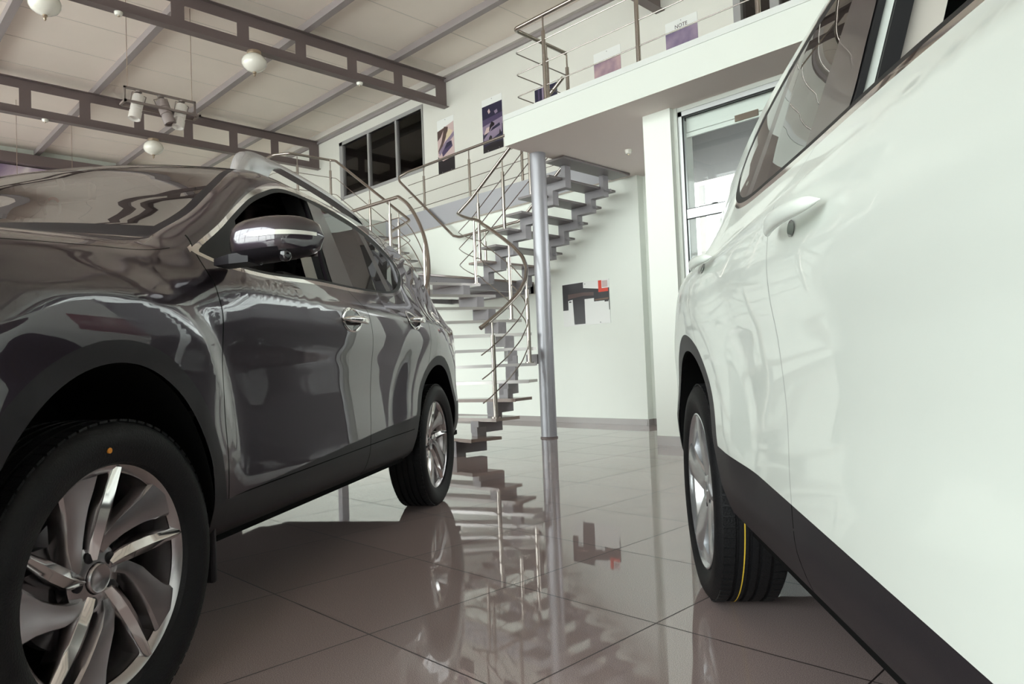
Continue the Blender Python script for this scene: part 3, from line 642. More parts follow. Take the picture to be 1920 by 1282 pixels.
def side_z(X, v):
    T = TOP(X); z1 = T-AH
    s = np.clip(v-1, 0, 1); k = SHP(X)
    return np.where(v <= 1, ZB+(z1-ZB)*np.minimum(v, 1), z1+AH*(np.sin(s*math.pi/2)*(1-k)+s*k))
def side_P(U):
    X, v = U[:, 0], U[:, 1]; Z = side_z(X, v); s = np.clip(v-1, 0, 1); k = SHP(X); y = side_y(X, Z)-AIX(X)*((1-np.cos(s*math.pi/2))*(1-k)+k*s**1.25)
    return np.stack([X, y, Z], 1)
BOW = pchip([-.95, -.6, -.2, .2, .42, .70, .95, 1.25, 3.1, 3.3, 3.69], [.02, .06, .11, .20, .25, .21, .11, 0, 0, -.05, -.02])
CROWN = pchip([-.95, -.6, 0, .3, .45, .95, 1.2, 3.1, 3.3, 3.69], [.0, .02, .03, .02, .0, .03, .042, .03, .0, .0])
def top_P(U):
    X, w = U[:, 0], U[:, 1]; T = TOP(X); ye = side_y(X, T)-AIX(X); k = 1-(1-w)**2.2
    return np.stack([X-BOW(X)*k, ye*(1-w), T+CROWN(X)*k], 1)
def normals_of(fn, U, sym):
    e = 2e-4
    def D(ax):
        a = U.copy(); b = U.copy(); a[:, ax] -= e; b[:, ax] += e
        if ax == 1 and sym: b[:, 1] = np.minimum(b[:, 1], 1); a[:, 1] = np.maximum(a[:, 1], 0)
        if ax == 1 and not sym: a[:, 1] = np.maximum(a[:, 1], 0); b[:, 1] = np.minimum(b[:, 1], 2)
        return fn(b)-fn(a)
    dx, dv = D(0), D(1)
    n = np.cross(dx, dv); n /= np.maximum(np.linalg.norm(n, axis=1, keepdims=True), 1e-12)
    s = np.where((n[:, 1]*(0 if sym else 1)+n[:, 2]*(1 if sym else .3)) < 0, -1, 1)[:, None]
    return n*s
class Patch:
    def __init__(s, xs, vs):
        s.U = [(x, v) for x in xs for v in vs]; n = len(vs)
        s.f = [[i*n+j, (i+1)*n+j, (i+1)*n+j+1, i*n+j+1] for i in range(len(xs)-1) for j in range(n-1)]
    def cut(s, F, where=None):
        U = np.array(s.U); val = F(U); val = np.where(np.abs(val) < 1e-5, 0, val); out = []; cache = {}
        for f in s.f:
            a = [val[i] for i in f]
            if min(a) >= 0 or max(a) <= 0: out.append(f); continue
            if where is not None and not where(np.mean(U[f], axis=0)): out.append(f); continue
            pos, neg = [], []
            for k, i in enumerate(f):
                j = f[(k+1) % len(f)]; vi, vj = val[i], val[j]
                if vi >= 0: pos.append(i)
                if vi <= 0: neg.append(i)
                if vi*vj < 0:
                    key = (min(i, j), max(i, j))
                    if key not in cache:
                        t = vi/(vi-vj); cache[key] = len(s.U); s.U.append((s.U[i][0]+(s.U[j][0]-s.U[i][0])*t, s.U[i][1]+(s.U[j][1]-s.U[i][1])*t))
                    pos.append(cache[key]); neg.append(cache[key])
            if len(pos) > 2: out.append(pos)
            if len(neg) > 2: out.append(neg)
        s.f = out
def spline_closed(P, n=6):
    P = np.array(P, float); m = len(P); out = []
    for i in range(m):
        a, b, c, d = P[i-1], P[i], P[(i+1) % m], P[(i+2) % m]
        for k in range(n):
            t = k/n; out.append(.5*((2*b)+(c-a)*t+(2*a-5*b+4*c-d)*t*t+(3*b-a-3*c+d)*t**3))
    return np.array(out)
DLO = spline_closed([(.395, 1.176), (.43, 1.160), (.50, 1.140), (.60, 1.130), (.80, 1.131), (1.17, 1.152), (1.51, 1.160), (1.80, 1.172), (2.043, 1.188), (2.22, 1.215), (2.36, 1.262), (2.46, 1.325), (2.485, 1.375), (2.44, 1.42), (2.33, 1.468),
                     (2.17, 1.515), (1.95, 1.552), (1.70, 1.572), (1.45, 1.582), (1.27, 1.578), (1.13, 1.560), (1.0, 1.520), (.85, 1.452), (.66, 1.342), (.50, 1.240), (.42, 1.188)])
def sdf(X, Z):
    A = DLO; B = np.roll(A, -1, 0); p = np.stack([X, Z], 1); d2 = np.full(len(p), 1e9); ins = np.zeros(len(p), bool)
    for a, b in zip(A, B):
        e = b-a; w = p-a; t = np.clip((w@e)/(e@e), 0, 1); q = w-t[:, None]*e; d2 = np.minimum(d2, (q*q).sum(1))
        c = ((a[1] > p[:, 1]) != (b[1] > p[:, 1])); xx = a[0]+(p[:, 1]-a[1])/(b[1]-a[1]+1e-12)*e[0]; ins ^= c & (p[:, 0] < xx)
    return np.where(ins, -1, 1)*np.sqrt(d2)
SEAM_F = pchip([.33, .43, .60, .78, .94, 1.05, 1.14, 1.20], [.430, .431, .424, .412, .412, .404, .415, .42])
SEAM_B = pchip([.33, .45, .60, .75, .90, 1.0, 1.10, 1.18], [1.53, 1.555, 1.595, 1.615, 1.605, 1.58, 1.53, 1.44])
SEAM_R = pchip([.33, .80, 1.0, 1.10, 1.30], [2.45, 2.455, 2.455, 2.46, 2.38])
def clad(X): return np.where(X < 0, .47, .428+.060*np.minimum(X, 2.7))
def bp(k, Z): a, b = ((1.325, 1.39), (1.415, 1.455), (1.555, 1.515), (2.045, 1.90), (2.135, 1.97))[k]; return a+(b-a)*(Z-1.177)/(1.56-1.177)
def band(k, X, Z):
    if k == 0: return 0*X
    up = sst(1.20, 1.32, Z); rr = sst(1.3, 1.7, X)
    fr = 1-sst(.8, 1.0, X)
    return (.015+.007*up*(1-rr)*(1-fr)-.001*fr-.004*up*rr)+(0 if k == 1 else (.010+.024*up*rr+.006*up*(1-rr)))
def build_shell():
    xs = np.unique(np.concatenate([np.linspace(-.95, -.80, 14), np.arange(-.80, 3.55, .021), np.linspace(3.55, 3.69, 14)]))
    vs = np.concatenate([np.linspace(0, 1, 58), 1+np.linspace(0, 1, 10)[1:]])
    S = Patch(xs, vs)
    XZ = lambda U: (U[:, 0], side_z(U[:, 0], U[:, 1]))
    for A in (AF, AR):
        for o in (False, True): S.cut(lambda U: ell(*XZ(U), A, o)-1)
    near = lambda u: True
    wdw = lambda u: .3 < u[0] < 2.6 and 1.05 < side_z(u[0], u[1]) < 1.65
    for lv in (0, 1, 2): S.cut(lambda U: sdf(*XZ(U))+band(lv, *XZ(U)), wdw)
    for k in range(5): S.cut(lambda U: U[:, 0]-bp(k, XZ(U)[1]), wdw)
    S.cut(lambda U: U[:, 0]-.60-(XZ(U)[1]-1.13)*.4, lambda u: wdw(u) and u[0] < .8)
    S.cut(lambda U: XZ(U)[1]-clad(U[:, 0]), lambda u: u[1] < .5)
    g = .0026
    for fn in (SEAM_F, SEAM_B, SEAM_R):
        for d in (-g, g): S.cut(lambda U: U[:, 0]-fn(XZ(U)[1])+d, lambda u: side_z(u[0], u[1]) < 1.26)
    for d in (-.002, .002): S.cut(lambda U: XZ(U)[1]-.448-.02*U[:, 0]+d, lambda u: .4 < u[0] < 2.3 and u[1] < .4)
    for d in (0, .05): S.cut(lambda U: U[:, 1]-1.22-d*.5, lambda u: u[0] < .45)
    S.cut(lambda U: U[:, 0]+.46-(XZ(U)[1]-.7)*.3, lambda u: u[0] < 0 and u[1] < 1.2)
    S.cut(lambda U: XZ(U)[1]-.74-(U[:, 0]+.9)*.12, lambda u: u[0] < -.3); S.cut(lambda U: XZ(U)[1]-.90-(U[:, 0]+.9)*.16, lambda u: u[0] < -.3)
    S.cut(lambda U: U[:, 0]-3.02-(XZ(U)[1]-1.1)*.2, lambda u: u[0] > 2.9); S.cut(lambda U: XZ(U)[1]-1.16, lambda u: u[0] > 2.9); S.cut(lambda U: XZ(U)[1]-.96-(3.3-U[:, 0])*.15, lambda u: u[0] > 2.9); S.cut(lambda U: XZ(U)[1]-.72, lambda u: u[0] > 2.9)
    U = np.array(S.U); C = np.array([np.mean(U[f], axis=0) for f in S.f]); X, Z = XZ(C); v = C[:, 1]
    sd = np.where((X > .3) & (X < 2.7) & (Z > 1.05), sdf(X, Z), 1); ef, er, fo, ro = ell(X, Z, AF, False), ell(X, Z, AR, False), ell(X, Z, AF, True), ell(X, Z, AR, True)
    b1, b2 = band(1, X, Z), band(2, X, Z); cl = clad(X); sf, sb, sr = SEAM_F(Z), SEAM_B(Z), SEAM_R(Z); lab = []
    for i in range(len(S.f)):
        x, z, d = X[i], Z[i], sd[i]
        if ef[i] < 1 or er[i] < 1: l = None
        elif d < 0:
            if d > -b1[i]: l = 'window_trim'
            elif d > -b2[i]: l = 'window_seal'
            elif x < .60+(z-1.13)*.4: l = 'window_seal'
            elif x < bp(0, z): l = None
            elif x < bp(2, z): l = 'pillar_trim'
            elif x < bp(3, z): l = 'rear_window'
            elif x < bp(4, z): l = 'pillar_trim'
            else: l = 'quarter_window'
        elif fo[i] < 1 or ro[i] < 1: l = 'arch_cladding'
        elif z < cl[i]:
            l = 'sill_groove' if (.43 < x < 2.2 and abs(z-.448-.02*x) < .002) else 'sill_seam' if abs(x-sb[i]) < g else 'sill_cladding'
        elif z < 1.22 and v[i] < 1.4 and ((abs(x-sf[i]) < g) or abs(x-sb[i]) < g or (abs(x-sr[i]) < g and z > .8)): l = 'door_seam'
        elif x < sf[i] and z < 1.25 and v[i] < 1.245:
            if x < -.46+(z-.7)*.3:
                l = 'headlamp' if z > .74+(x+.9)*.12 and z < .90+(x+.9)*.16 else 'front_bumper'
            elif v[i] > 1.22 and x < .34: l = 'door_seam'
            else: l = 'front_fender'
        elif x < .34 and v[i] > 1.2: l = 'hood'
        elif x < sb[i] and z < 1.19 and x > sf[i]: l = 'front_door'
        elif x < sr[i] and z < 1.19+max(0, x-1.9)*.2 and x > sb[i] and z > .4: l = 'rear_door'
        elif x > 3.02+(z-1.1)*.2 and .96+(3.3-x)*.15 < z < 1.16: l = 'tail_lamp'
        elif x > 2.95 and z < .72: l = 'rear_bumper'
        else: l = 'body_shell'
        lab.append(l)
    T = Patch(xs, np.linspace(0, 1, 22))
    T.cut(lambda U: U[:, 1]-.035, lambda u: .4 < u[0] < 1)
    for x in (.34, .425, .955, 1.0, 3.24, 3.29, 3.46, -.80): T.cut(lambda U: U[:, 0]-x)
    T.cut(lambda U: U[:, 1]-.06, lambda u: 3.2 < u[0] < 3.5)
    UT = np.array(T.U); CT = np.array([np.mean(UT[f], axis=0) for f in T.f]); lt = []
    for x, w in CT:
        if x < .34: t = TOP(x); l = ('front_bumper' if t < .66 or w < .3 else 'front_grille') if x < -.80 else 'hood'
        elif x < .425: l = 'cowl'
        elif x < .955: l = 'cowl' if w < .035 else 'windshield'
        elif x < 1.0: l = 'door_seam'
        elif x > 3.29 and x < 3.46 and w > .06: l = 'rear_glass'
        elif x > 3.24: l = 'tailgate'
        else: l = 'body_shell'
        lt.append(l)
    return [(U, side_P(U), normals_of(side_P, U, False), S.f, lab, 's'), (UT, top_P(UT), normals_of(top_P, UT, True), T.f, lt, 't')]
SHELL = build_shell()
SPLIT = ('front_door', 'rear_door', 'front_fender', 'headlamp', 'tail_lamp', 'rear_window', 'quarter_window', 'pillar_trim', 'window_trim', 'window_seal', 'arch_cladding', 'sill_cladding', 'rear_bumper', 'door_seam', 'sill_groove', 'sill_seam')
def shell_parts():
    G = {}
    for U, P, N, F, L, kind in SHELL:
        for sg in (1, -1):
            Pm = P*[-1, sg, 1]; Nm = N*[-1, sg, 1]
            for f, l in zip(F, L):
                if l is None: continue
                xm = sum(P[i][0] for i in f)/len(f); zz = 0
                if l in ('arch_cladding', 'sill_cladding'): zz = 0 if xm < -.3*(l == 'sill_cladding')+1.3*(l == 'arch_cladding') else 2 if xm > 2.6 else 1
                if l == 'pillar_trim': zz = int(xm > 1.75)
                if l in ('door_seam', 'sill_groove'): zz = 9 if kind == 't' else int(xm > .38)+int(xm > 1)+int(xm > 2)
                G.setdefault((l, sg if l in SPLIT else 0, zz), []).append((f, Pm, Nm))
    out = {}
    for key, fs in G.items():
        vs, ns, fl, idx = [], [], [], {}
        for f, Pm, Nm in fs:
            g = []
            for i in f:
                k = (id(Pm), i)
                if k not in idx: idx[k] = len(vs); vs.append(Pm[i]); ns.append(Nm[i])
                g.append(idx[k])
            a, b, c = np.array(vs[g[0]]), np.array(vs[g[1]]), np.array(vs[g[2]])
            fn = sum(np.cross(np.array(vs[g[k]])-a, np.array(vs[g[k+1]])-a) for k in range(1, len(g)-1))
            if fn@ns[g[0]] < 0: g = g[::-1]
            fl.append(g)
        out[key] = (vs, ns, fl)
    return out
PARTS = shell_parts()
def L3(X, Y, Z): return (-X, Y, Z)
def spoke(mb, pts, depth, ridge, c, sg, mi=0):
    # pts: (radius, angle deg, width, face offset)
    n = len(pts); C = [Vector((r*math.cos(math.radians(a)), r*math.sin(math.radians(a)))) for r, a, w, o in pts]; vs = []
    for i in range(n):
        t = (C[min(n-1, i+1)]-C[max(0, i-1)]).normalized(); nn = Vector((-t.y, t.x)); w = pts[i][2]/2; o = pts[i][3]
        for s_, d in ((-1, -depth), (-1, -.008), (-.86, -.001), (0, ridge), (.86, -.001), (1, -.008), (1, -depth)):
            p = C[i]+nn*w*s_; vs.append((c[0]-p.x, c[1]+sg*(o+d), c[2]+p.y))
    fs = [(i*7+k, i*7+k+1, (i+1)*7+k+1, (i+1)*7+k) for i in range(n-1) for k in range(6)]
    mb.add(vs, fs, mi, True); mb.add(vs[:7], [tuple(range(7))], mi); mb.add(vs[-7:], [tuple(range(7))], mi)
def wheel(parent, X, sg, style, marks):
    c = Vector((-X, sg*.790, .355)); ax = (0, sg, 0)
    mb = MB(); c_in = c; c = c+Vector((0, sg*(.020 if style else 0), 0))
    mb.lathe(c, ax, [(.238, .062), (.246, .073), (.256, .080), (.260, .079), (.259, .066), (.243, .055), (.238, .0), (.226, -.03), (.222, -.11)], 96)
    mb.lathe(c, ax, [(.236, .060), (.232, .03), (.222, .0), (.214, -.10)], 96)
    if style == 0:
        for k in range(5):
            a0 = 109+72*k
            spoke(mb, [(.062, a0+44, .030, .042), (.085, a0+36, .036, .050), (.12, a0+23, .048, .057), (.16, a0+12, .060, .062), (.19, a0+7, .074, .066), (.22, a0+3.5, .098, .071), (.25, a0+1, .122, .074)], .045, .0015, c, sg, 0)
        for k in range(5):
            a0 = 83+72*k
            spoke(mb, [(.045, a0+20, .030, .040), (.075, a0+14, .038, .048), (.11, a0+9, .044, .055), (.155, a0+5, .043, .063), (.20, a0+2, .035, .070), (.25, a0, .026, .075)], .05, .010, c, sg, 1)
        mb.lathe(c, ax, [(.078, .0), (.078, .030), (.062, .037), (.036, .040)], 40)
    else:
        for k in range(5):
            a0 = 90+72*k
            spoke(mb, [(.03, a0, .07, .052), (.08, a0, .085, .060), (.14, a0, .098, .068), (.20, a0, .118, .074), (.25, a0, .150, .076)], .04, .004, c, sg, 0)
        mb.lathe(c, ax, [(.085, .0), (.085, .045), (.06, .056), (.034, .060)], 40)
        mb.lathe(c, ax, [(.25, .070), (.215, .066), (.210, .03)], 64)
    w = mb.build('wheel', ['alloy', 'alloy_bright'] if style == 0 else ['alloy_silver', 'alloy_silver'], parent, local=True, sharp=35)
    f = .044 if style == 0 else .058
    MB().lathe(c, ax, [(.034, f-.012), (.034, f+.002), (.031, f+.005), (.029, f+.0035), (.0, f+.0035)], 32).build('centre_cap', 'alloy' if style == 0 else 'alloy_silver', w, local=True)
    for k in range(5):
        a = math.radians(111-72*k+(0 if style == 0 else 36)); p = c+Vector((-.0555*math.cos(a), 0, .0555*math.sin(a)))
        mb = MB().lathe(p, ax, [(.0145, f-.02), (.0145, f-.004), (.009, f+.0), (.0, f+.0)], 12); mb.build('lug_nut', 'black_plastic', w, local=True)
    for k in range(5):
        a = math.radians(111-72*k+(0 if style == 0 else 36)); p = c+Vector((-.0555*math.cos(a), 0, .0555*math.sin(a)))
    MB().lathe(c, ax, [(.06, -.02), (.155, -.02), (.155, -.045), (.06, -.045)], 48).build('brake_disc', 'steel_disc', w, local=True)
    q = MB(); q.obox(c+Vector((.135 if True else 0, sg*-.03, .02)), (.035, 0, 0), (0, .035, 0), (0, 0, .075)); q.build('brake_caliper', 'steel_disc', w, local=True)
    MB().lathe(c, ax, [(.225, -.115), (.0, -.115)], 48).build('backing_plate', 'black_void', w, local=True)
    c = c_in
    half = [(.256, .080), (.262, .092), (.285, .104), (.310, .1105), (.332, .108), (.345, .101), (.353, .093), (.3575, .082), (.3595, .066), (.360, .058), (.353, .057), (.353, .048), (.3605, .047), (.361, .020), (.354, .019), (.354, .010), (.3612, .009)]
    prof = half+[(r, -h) for r, h in half[::-1]]
    tb = MB().lathe(c, ax, prof, 120)
    for k in range(72):   # tread blocks on both shoulders
        a = 2*math.pi*k/72; d = Vector((math.cos(a), 0, math.sin(a))); t = Vector((-math.sin(a), 0, math.cos(a)))
        for s_ in (1, -1): tb.obox(c+d*.3585+Vector((0, s_*.0745, 0)), t*.0118, Vector((0, .0165, 0)), d*.0028)
    tb.build('tyre', 'tyre', w, local=True, sharp=30)
    if marks == 'dot':
        a = math.radians(97); p = c+Vector((-.296*math.cos(a), sg*.1085, .296*math.sin(a)))
        MB().lathe(p, ax, [(0, .0015), (.0065, .0015), (.0065, -.004)], 16).build('paint_dot', 'orange_mark', w, local=True)
    if marks == 'stripe':
        MB().lathe(c, ax, [(.3625, .030), (.3625, .0335)], 120).build('tread_stripe', 'yellow_mark', w, local=True)
    return w
def car(name, label, paint, M, style, vis):
    r = root(name, (0, 0, 0), label, 'car', None, M)
    pm = {'sill_seam': 'black_void', 'sill_groove': 'black_void' if style == 0 else 'black_plastic',  'window_trim': 'chrome', 'window_seal': 'rubber', 'pillar_trim': 'pillar_satin', 'rear_window': 'privacy_glass', 'quarter_window': 'privacy_glass', 'arch_cladding': 'black_plastic', 'sill_cladding': 'black_plastic',
          'door_seam': 'black_void' if style == 0 else 'panel_gap_light', 'cowl': 'black_plastic', 'windshield': 'windshield_glass', 'rear_glass': 'privacy_glass', 'front_grille': 'black_gloss', 'headlamp': 'lamp_lens_clear', 'tail_lamp': 'lamp_lens_red'}
    nm = {'door_seam': 'panel_gap', 'sill_groove': 'panel_gap', 'sill_seam': 'panel_gap'}
    P = {}
    def shellmb(key):
        vs, ns, fl = PARTS[key]; mb = MB(); mb.add(vs, fl, 0, True); return mb, ns
    for key in PARTS:
        l, sg, zz = key; mb, ns = shellmb(key)
        P[(l, sg)] = mb.build(nm.get(l, l), pm.get(l, paint), r, local=True, normals=[tuple(n) for n in ns])
    # underside, arch liners, cabin
    mb = MB(); mb.box(-2.16, -.46, -.84, .84, .325, .36).box(-3.60, -2.2, -.58, .58, .30, .50).box(-.42, .86, -.58, .58, .28, .50).box(-2.2, -.4, -.55, .55, .24, .33).box(-3.58, -3.15, -.78, .78, .33, .36).box(.46, .80, -.72, .72, .33, .36)
    mb.build('underbody', 'black_void', r, local=True)
    for X, A in ((0, AF), (2.70, AR)):
        for sg in (1, -1):
            mb = MB(); n = 28; vs = []; rx, rz = A[1]+.004, A[2]+.004
            pr = [(A[0]+rx, .36 if X else .345)]+[(A[0]+rx*math.cos(a), ZC+rz*math.sin(a)) for a in np.linspace(0, math.pi, n)]+[(A[0]-rx, .36)]
            for yy in (.90, .86, .52):
                for x, z in pr: vs.append((-x, sg*min(yy, float(side_y(x, max(z, .36)))-.004) if yy > .6 else sg*yy, z))
            m_ = len(pr); fs = [(k*m_+i, k*m_+i+1, (k+1)*m_+i+1, (k+1)*m_+i) for k in range(2) for i in range(m_-1)]+[tuple(range(2*m_, 3*m_))]
            mb.add(vs, fs, 0, True); mb.build('wheel_arch_liner', 'black_void', r, local=True)
    for sg in (1, -1):   # mud flaps behind the front wheels, and behind the rear wheels
        for X, z0, z1, ya, yb in ((.385, .225, .46, .70, .875), (3.075, .19, .66, .64, .872)):
            mb = MB().box(-X-.022, -X, min(sg*ya, sg*yb), max(sg*ya, sg*yb), z0, z1, b=.008); f_ = mb.build('mud_flap', 'black_plastic', r, local=True)
            MB().lathe((-X, sg*(yb-.05), z1-.07), (1, 0, 0), [(.012, 0), (.012, .006), (0, .008)], 10).build('flap_bolt', 'steel_disc', f_, local=True)
    MB().box(-.90, -.40, -.70, .70, .70, 1.03, b=.04).build('dashboard', 'dash', r, local=True)
    im = MB().box(-.87, -.835, -.10, .13, 1.475, 1.54, b=.01).build('interior_mirror', 'mirror_back', r, local=True)
    MB().tube([(-.84, .015, 1.52), (-.80, .015, 1.58)], .012, 8).build('mirror_stalk', 'dash', im, local=True)
    st = MB(); c0 = Vector((-.93, .37, 1.02)); ring = []
    for k in range(32):
        a = 2*math.pi*k/32; ring.append(c0+Vector((-.06*math.sin(a), .185*math.cos(a), .175*math.sin(a))))
    st.tube(ring, .016, 8, closed=True); st.tube([c0+Vector((0, -.17, 0)), c0+Vector((0, .17, 0))], .018, 8); st.tube([c0, c0+Vector((.25, 0, -.08))], .03, 8); st.build('steering_wheel', 'dash', r, local=True)
    for y, xf in ((.37, 1.18), (-.37, 1.18), (.36, 2.05), (-.36, 2.05)):
        sm = MB(); bm = bmesh.new()
        for (x0, x1, z0, z1, hw, lean) in ((xf-.42, xf+.02, .50, .66, .25, 0), (xf, xf+.14, .62, 1.20, .25, .18), (xf+.16, xf+.27, 1.24, 1.42, .13, .05)):
            b2 = bmesh.new(); bmesh.ops.create_cube(b2, size=1)
            for v in b2.verts:
                t = v.co.z+.5; v.co = Vector((-((x0+x1)/2+v.co.x*(x1-x0)+lean*(t-.3)), y+v.co.y*2*hw, z0+t*(z1-z0)))
            bmesh.ops.bevel(b2, geom=list(b2.edges), offset=.035, segments=3, affect='EDGES'); sm.frombm(b2, 0, True)
        sm.tube([(-(xf+.2), y-.05, 1.15), (-(xf+.215), y-.05, 1.28)], .008, 6); sm.tube([(-(xf+.2), y+.05, 1.15), (-(xf+.215), y+.05, 1.28)], .008, 6)
        sm.build('seat', 'seat_fabric', r, local=True)
    # centre pillar seen through the lowered front window: seals, body-coloured jamb, inner trim
    for sg in (1, -1):
        def strip(nm_, m_, x0, x1, d0, d1, zt=1.575, zs=1.152):
            mb = MB(); vs = []; n_ = 9
            for q_ in range(n_):
                z = zs+(zt-zs)*q_/(n_-1); dx = (bp(0, z)-bp(0, 1.177))
                for x, d in ((x0+dx, d0), (x0+dx, d1), (x1+dx, d1), (x1+dx, d0)): vs.append((-x, sg*(float(side_y(x, z))-d), z))
            mb.add(vs, [(k_*4+e_, k_*4+(e_+1) % 4, k_*4+4+(e_+1) % 4, k_*4+4+e_) for k_ in range(n_-1) for e_ in range(4)]+[(0, 1, 2, 3), (32, 33, 34, 35)]); mb.build(nm_, m_, r, local=True)
        strip('window_channel', 'rubber', 1.318, 1.36, .003, .013)
        strip('door_jamb', paint, 1.326, 1.42, .014, .028)
        strip('pillar_seal', 'rubber', 1.318, 1.42, .029, .056)
        strip('pillar_lining', 'beige_trim', 1.34, 1.56, .058, .115, 1.37); strip('pillar_seal', 'rubber', 1.34, 1.56, .058, .115, 1.575, 1.37)
        mb = MB(); mb.box(-1.30, -.55, min(sg*.80, sg*.83), max(sg*.80, sg*.83), .60, 1.125); mb.build('door_lining', 'dash', r, local=True)
    # roof rails
    for sg in (1, -1):
        mb = MB(); xs = np.linspace(1.02, 2.56, 60); vs = []
        top = pchip([1.02, 1.05, 1.10, 1.17, 1.26, 1.5, 1.8, 2.1, 2.3, 2.45, 2.53, 2.56], [1.592, 1.652, 1.688, 1.705, 1.712, 1.718, 1.714, 1.692, 1.664, 1.628, 1.598, 1.575])
        botm = pchip([1.02, 1.24, 1.30, 1.36, 2.2, 2.30, 2.36, 2.56], [1.582, 1.618, 1.672, 1.688, 1.655, 1.635, 1.600, 1.565]); hw = pchip([1.02, 1.1, 1.25, 2.3, 2.56], [.012, .026, .021, .021, .012])
        for x in xs:
            t, b_, h = float(top(x)), float(botm(x)), float(hw(x)); yc = .585-.02*max(0, x-1.9)
            for dy, z in ((-h, b_), (-h, (t*2+b_)/3), (-h*.5, t), (h*.3, t), (h, (t*2+b_)/3), (h*1.25, b_)): vs.append((-x, sg*(yc+dy), z))
        n = len(xs); fs = [(i*6+k, i*6+(k+1) % 6, (i+1)*6+(k+1) % 6, (i+1)*6+k) for i in range(n-1) for k in range(6)]+[tuple(range(6)), tuple(range(6*n-6, 6*n))]
        mb.add(vs, fs, 0, True); mb.build('roof_rail', 'rail_silver', r, local=True, sharp=60)
    # door mirrors
    for sg in (1, -1):
        mb = MB(); vs = []; ny, na = 22, 28
        for j in range(ny):
            t = j/(ny-1); u = -1+2*t; y = 1.040+.134*u
            k = (1-abs(u)**4.2)**.5 if abs(u) < 1 else 0.
            k = max(k, .02); zc = 1.200+.008*u; hx = .080*k*(1.0 if u < 0 else 1-.25*u*u); hz = .066*k**.8*(1-.10*max(0, u)); xc = .470+.05*u*u*(1 if u > 0 else .3)
            for i in range(na):
                a = 2*math.pi*i/na; ca, sa = math.cos(a), math.sin(a); e = .75
                dx = hx*math.copysign(abs(ca)**e, ca); dz = hz*math.copysign(abs(sa)**e, sa)
                if dx > 0: dx *= .55
                vs.append((-(xc+dx), sg*y, zc+dz))
        fs = [(j*na+i, j*na+(i+1) % na, (j+1)*na+(i+1) % na, (j+1)*na+i) for j in range(ny-1) for i in range(na)]
        mi = []
        for f in fs:
            z = sum(vs[i][2] for i in f)/4; y = abs(sum(vs[i][1] for i in f)/4); mi.append(1 if z < 1.163 else 0)
        up = MB(); up.add(vs, [f for f, m_ in zip(fs, mi) if m_ == 0], 0, True); mo = up.build('door_mirror', paint, r, local=True, sharp=60)
        lo = MB(); lo.add(vs, [f for f, m_ in zip(fs, mi) if m_ == 1], 0, True)
        lo.add(vs, [tuple(range(na))], 0); lo.add(vs, [tuple(range(na*(ny-1), na*ny))], 0)
        lo.build('mirror_base', 'black_plastic', mo, local=True, sharp=60)
        # arm to the door
        am = MB(); av = []
        for y, x0, x1, z0, z1 in ((.865, .44, .52, 1.130, 1.150), (.93, .41, .49, 1.128, 1.156), (.99, .41, .49, 1.130, 1.160)):
            av += [(-x0, sg*y, z0), (-x1, sg*y, z0), (-x1, sg*y, z1), (-x0, sg*y, z1)]
        am.add(av, [(i*4+k, i*4+(k+1) % 4, i*4+4+(k+1) % 4, i*4+4+k) for i in range(2) for k in range(4)]+[(0, 1, 2, 3), (8, 9, 10, 11)]); am.build('mirror_arm', 'black_plastic', mo, local=True)
        MB().lathe((-.42, sg*1.10, 1.142), (0, 0, -1), [(0, -.02), (.016, -.01), (.018, .004), (.012, .014), (0, .017)], 16).build('mirror_camera', 'black_gloss', mo, local=True)
        # indicator strip along the front of the mirror
        iv = []; n = 20
        for j in range(n):
            t = j/(n-1); u = -.38+1.33*t; y = 1.040+.134*u; k = max((1-abs(u)**4.2)**.5, .02); hx = .080*k*(1.0 if u < 0 else 1-.25*u*u); xc = .470+.05*u*u*(1 if u > 0 else .3)
            zc = 1.205+.006*t; hh = .011*min(1, (t*5+.05))*(1-.45*t)
            x = xc-hx*1.0-.0025
            iv += [(-x, sg*y, zc-hh), (-x, sg*y, zc+hh*.7)]
        im = MB(); im.add(iv, [(2*j, 2*j+2, 2*j+3, 2*j+1) for j in range(n-1)], 0, True); im.build('indicator', 'indicator_lens', mo, local=True)
        gv = MB(); gv.add([(-(.515), sg*(1.040+.115*a), 1.20+.05*b) for a, b in ((-1, -1), (1, -1), (1, 1), (-1, 1))], [(0, 1, 2, 3)]); gv.build('mirror_glass', 'chrome', mo, local=True)
    # door handles
    hm = 'chrome' if style == 0 else paint
    for key, X0, X1, Z in (('front_door', 1.235, 1.495, 1.022), ('rear_door', 2.115, 2.355, 1.072)):
        for sg in (1, -1):
            dp = P[(key, sg)]; xc = (X0+X1)/2
            # recessed bowl ring and dark cup
            mb = MB(); vs = []; n = 28
            for q_, off in ((1.0, .0015), (.88, .005), (.78, .0015)):
                for i in range(n):
                    a = 2*math.pi*i/n; x = xc-.01+(X1-X0)*.40*q_*math.cos(a); z = Z+.052*q_*math.sin(a); vs.append((-x, sg*(float(side_y(x, z))+off), z))
            mb.add(vs, [(k*n+i, k*n+(i+1) % n, (k+1)*n+(i+1) % n, (k+1)*n+i) for k in range(2) for i in range(n)], 0, True)
            if style == 0: mb.build('handle_ring', hm, dp, local=True, sharp=60)
            mb = MB(); vs = [];
            for i in range(n):
                a = 2*math.pi*i/n; ks = 1 if style == 0 else .24; x = xc-.01+(0 if style == 0 else .062)+(X1-X0)*.315*ks*math.cos(a); z = Z-(0 if style == 0 else .010)+.041*(ks+.1*(ks < 1))*math.sin(a); vs.append((-x, sg*(float(side_y(x, z))+.0018), z))
            mb.add(vs, [tuple(range(n))], 0); mb.build('handle_cup', 'black_gloss', dp, local=True)
            mb = MB(); vs = []; m_ = 16; ns_ = 20
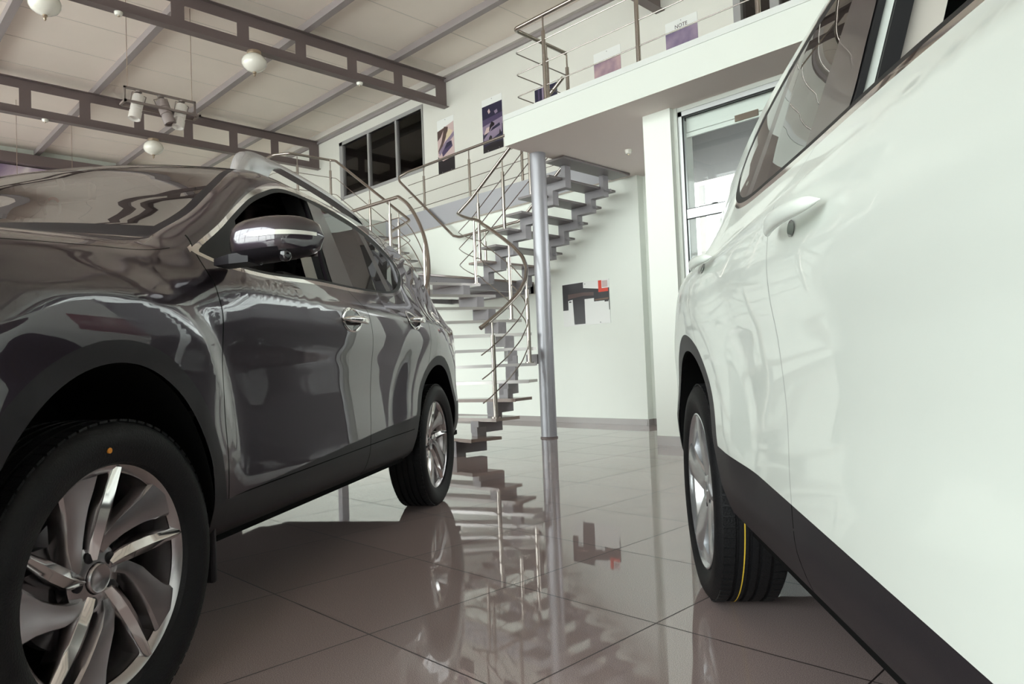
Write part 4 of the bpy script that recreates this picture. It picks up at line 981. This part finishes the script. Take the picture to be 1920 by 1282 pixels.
            for j in range(ns_):
                t = j/(ns_-1); x = X0+(X1-X0)*t; e = (1-(2*t-1)**6)**.5; e = max(e, .08); out = .012+.026*math.sin(math.pi*min(1, max(0, t)))**.5
                zc = Z+.004*(t-.5); hz = (.012+.006*t)*e; hy = .009*e
                for i in range(m_):
                    a = 2*math.pi*i/m_; vs.append((-x, sg*(float(side_y(x, zc))+out+hy*math.cos(a)), zc+hz*math.sin(a)))
            mb.add(vs, [(j*m_+i, j*m_+(i+1) % m_, (j+1)*m_+(i+1) % m_, (j+1)*m_+i) for j in range(ns_-1) for i in range(m_)], 0, True)
            mb.add(vs[:m_], [tuple(range(m_))]); mb.add(vs[-m_:], [tuple(range(m_))]); mb.build('door_handle', hm, dp, local=True, sharp=60)
    for X, sg, mk in ((0, 1, 'dot' if style == 0 else None), (0, -1, None), (2.70, 1, None), (2.70, -1, 'stripe' if style == 1 else None)): wheel(r, X, sg, style, mk)
    return r
def car_matrix(ox, oy, ang):
    # (ox, oy): front axle centre seen from the camera (right, ahead); ang: heading of the rear axis
    d = Vector((math.sin(ang), math.cos(ang), 0)); q = Matrix.Rotation(YAW, 3, 'Z'); d = q@d; o = q@Vector((ox, oy, 0)); f = -d; l = Vector((-f.y, f.x, 0))
    return Matrix(((f.x, l.x, 0, o.x), (f.y, l.y, 0, o.y), (0, 0, 1, 0), (0, 0, 0, 1)))
grey = car('car', 'dark grey metallic suv with twisted-spoke alloy wheels and silver roof rails, on the left', 'grey_paint', car_matrix(-1.78937, 1.78655, .1672045), 0, 1)
white = car('car', 'white suv with black lower cladding, close up on the right', 'white_paint', car_matrix(1.2429, -.31722, .09881), 1, -1)
# paper loop on the grey car's dash
tg = MB(); A0 = []
for k in range(22):
    a = math.radians(-35+250*k/21); A0.append((a, .085))
vs = []
for a, rr in A0:
    for q_ in (rr, rr-.022): vs.append((-.765, .035+q_*.44*math.cos(a), 1.432+q_*.50*math.sin(a)))
tg.add(vs, [(2*k, 2*k+1, 2*k+3, 2*k+2) for k in range(21)], 0)
for k, p in enumerate(tg.f): tg.m[k] = 1 if 6 <= k <= 12 else 0
tg.build('hanging_tag', ['paper', 'tag_red'], grey, local=True, recalc=False)
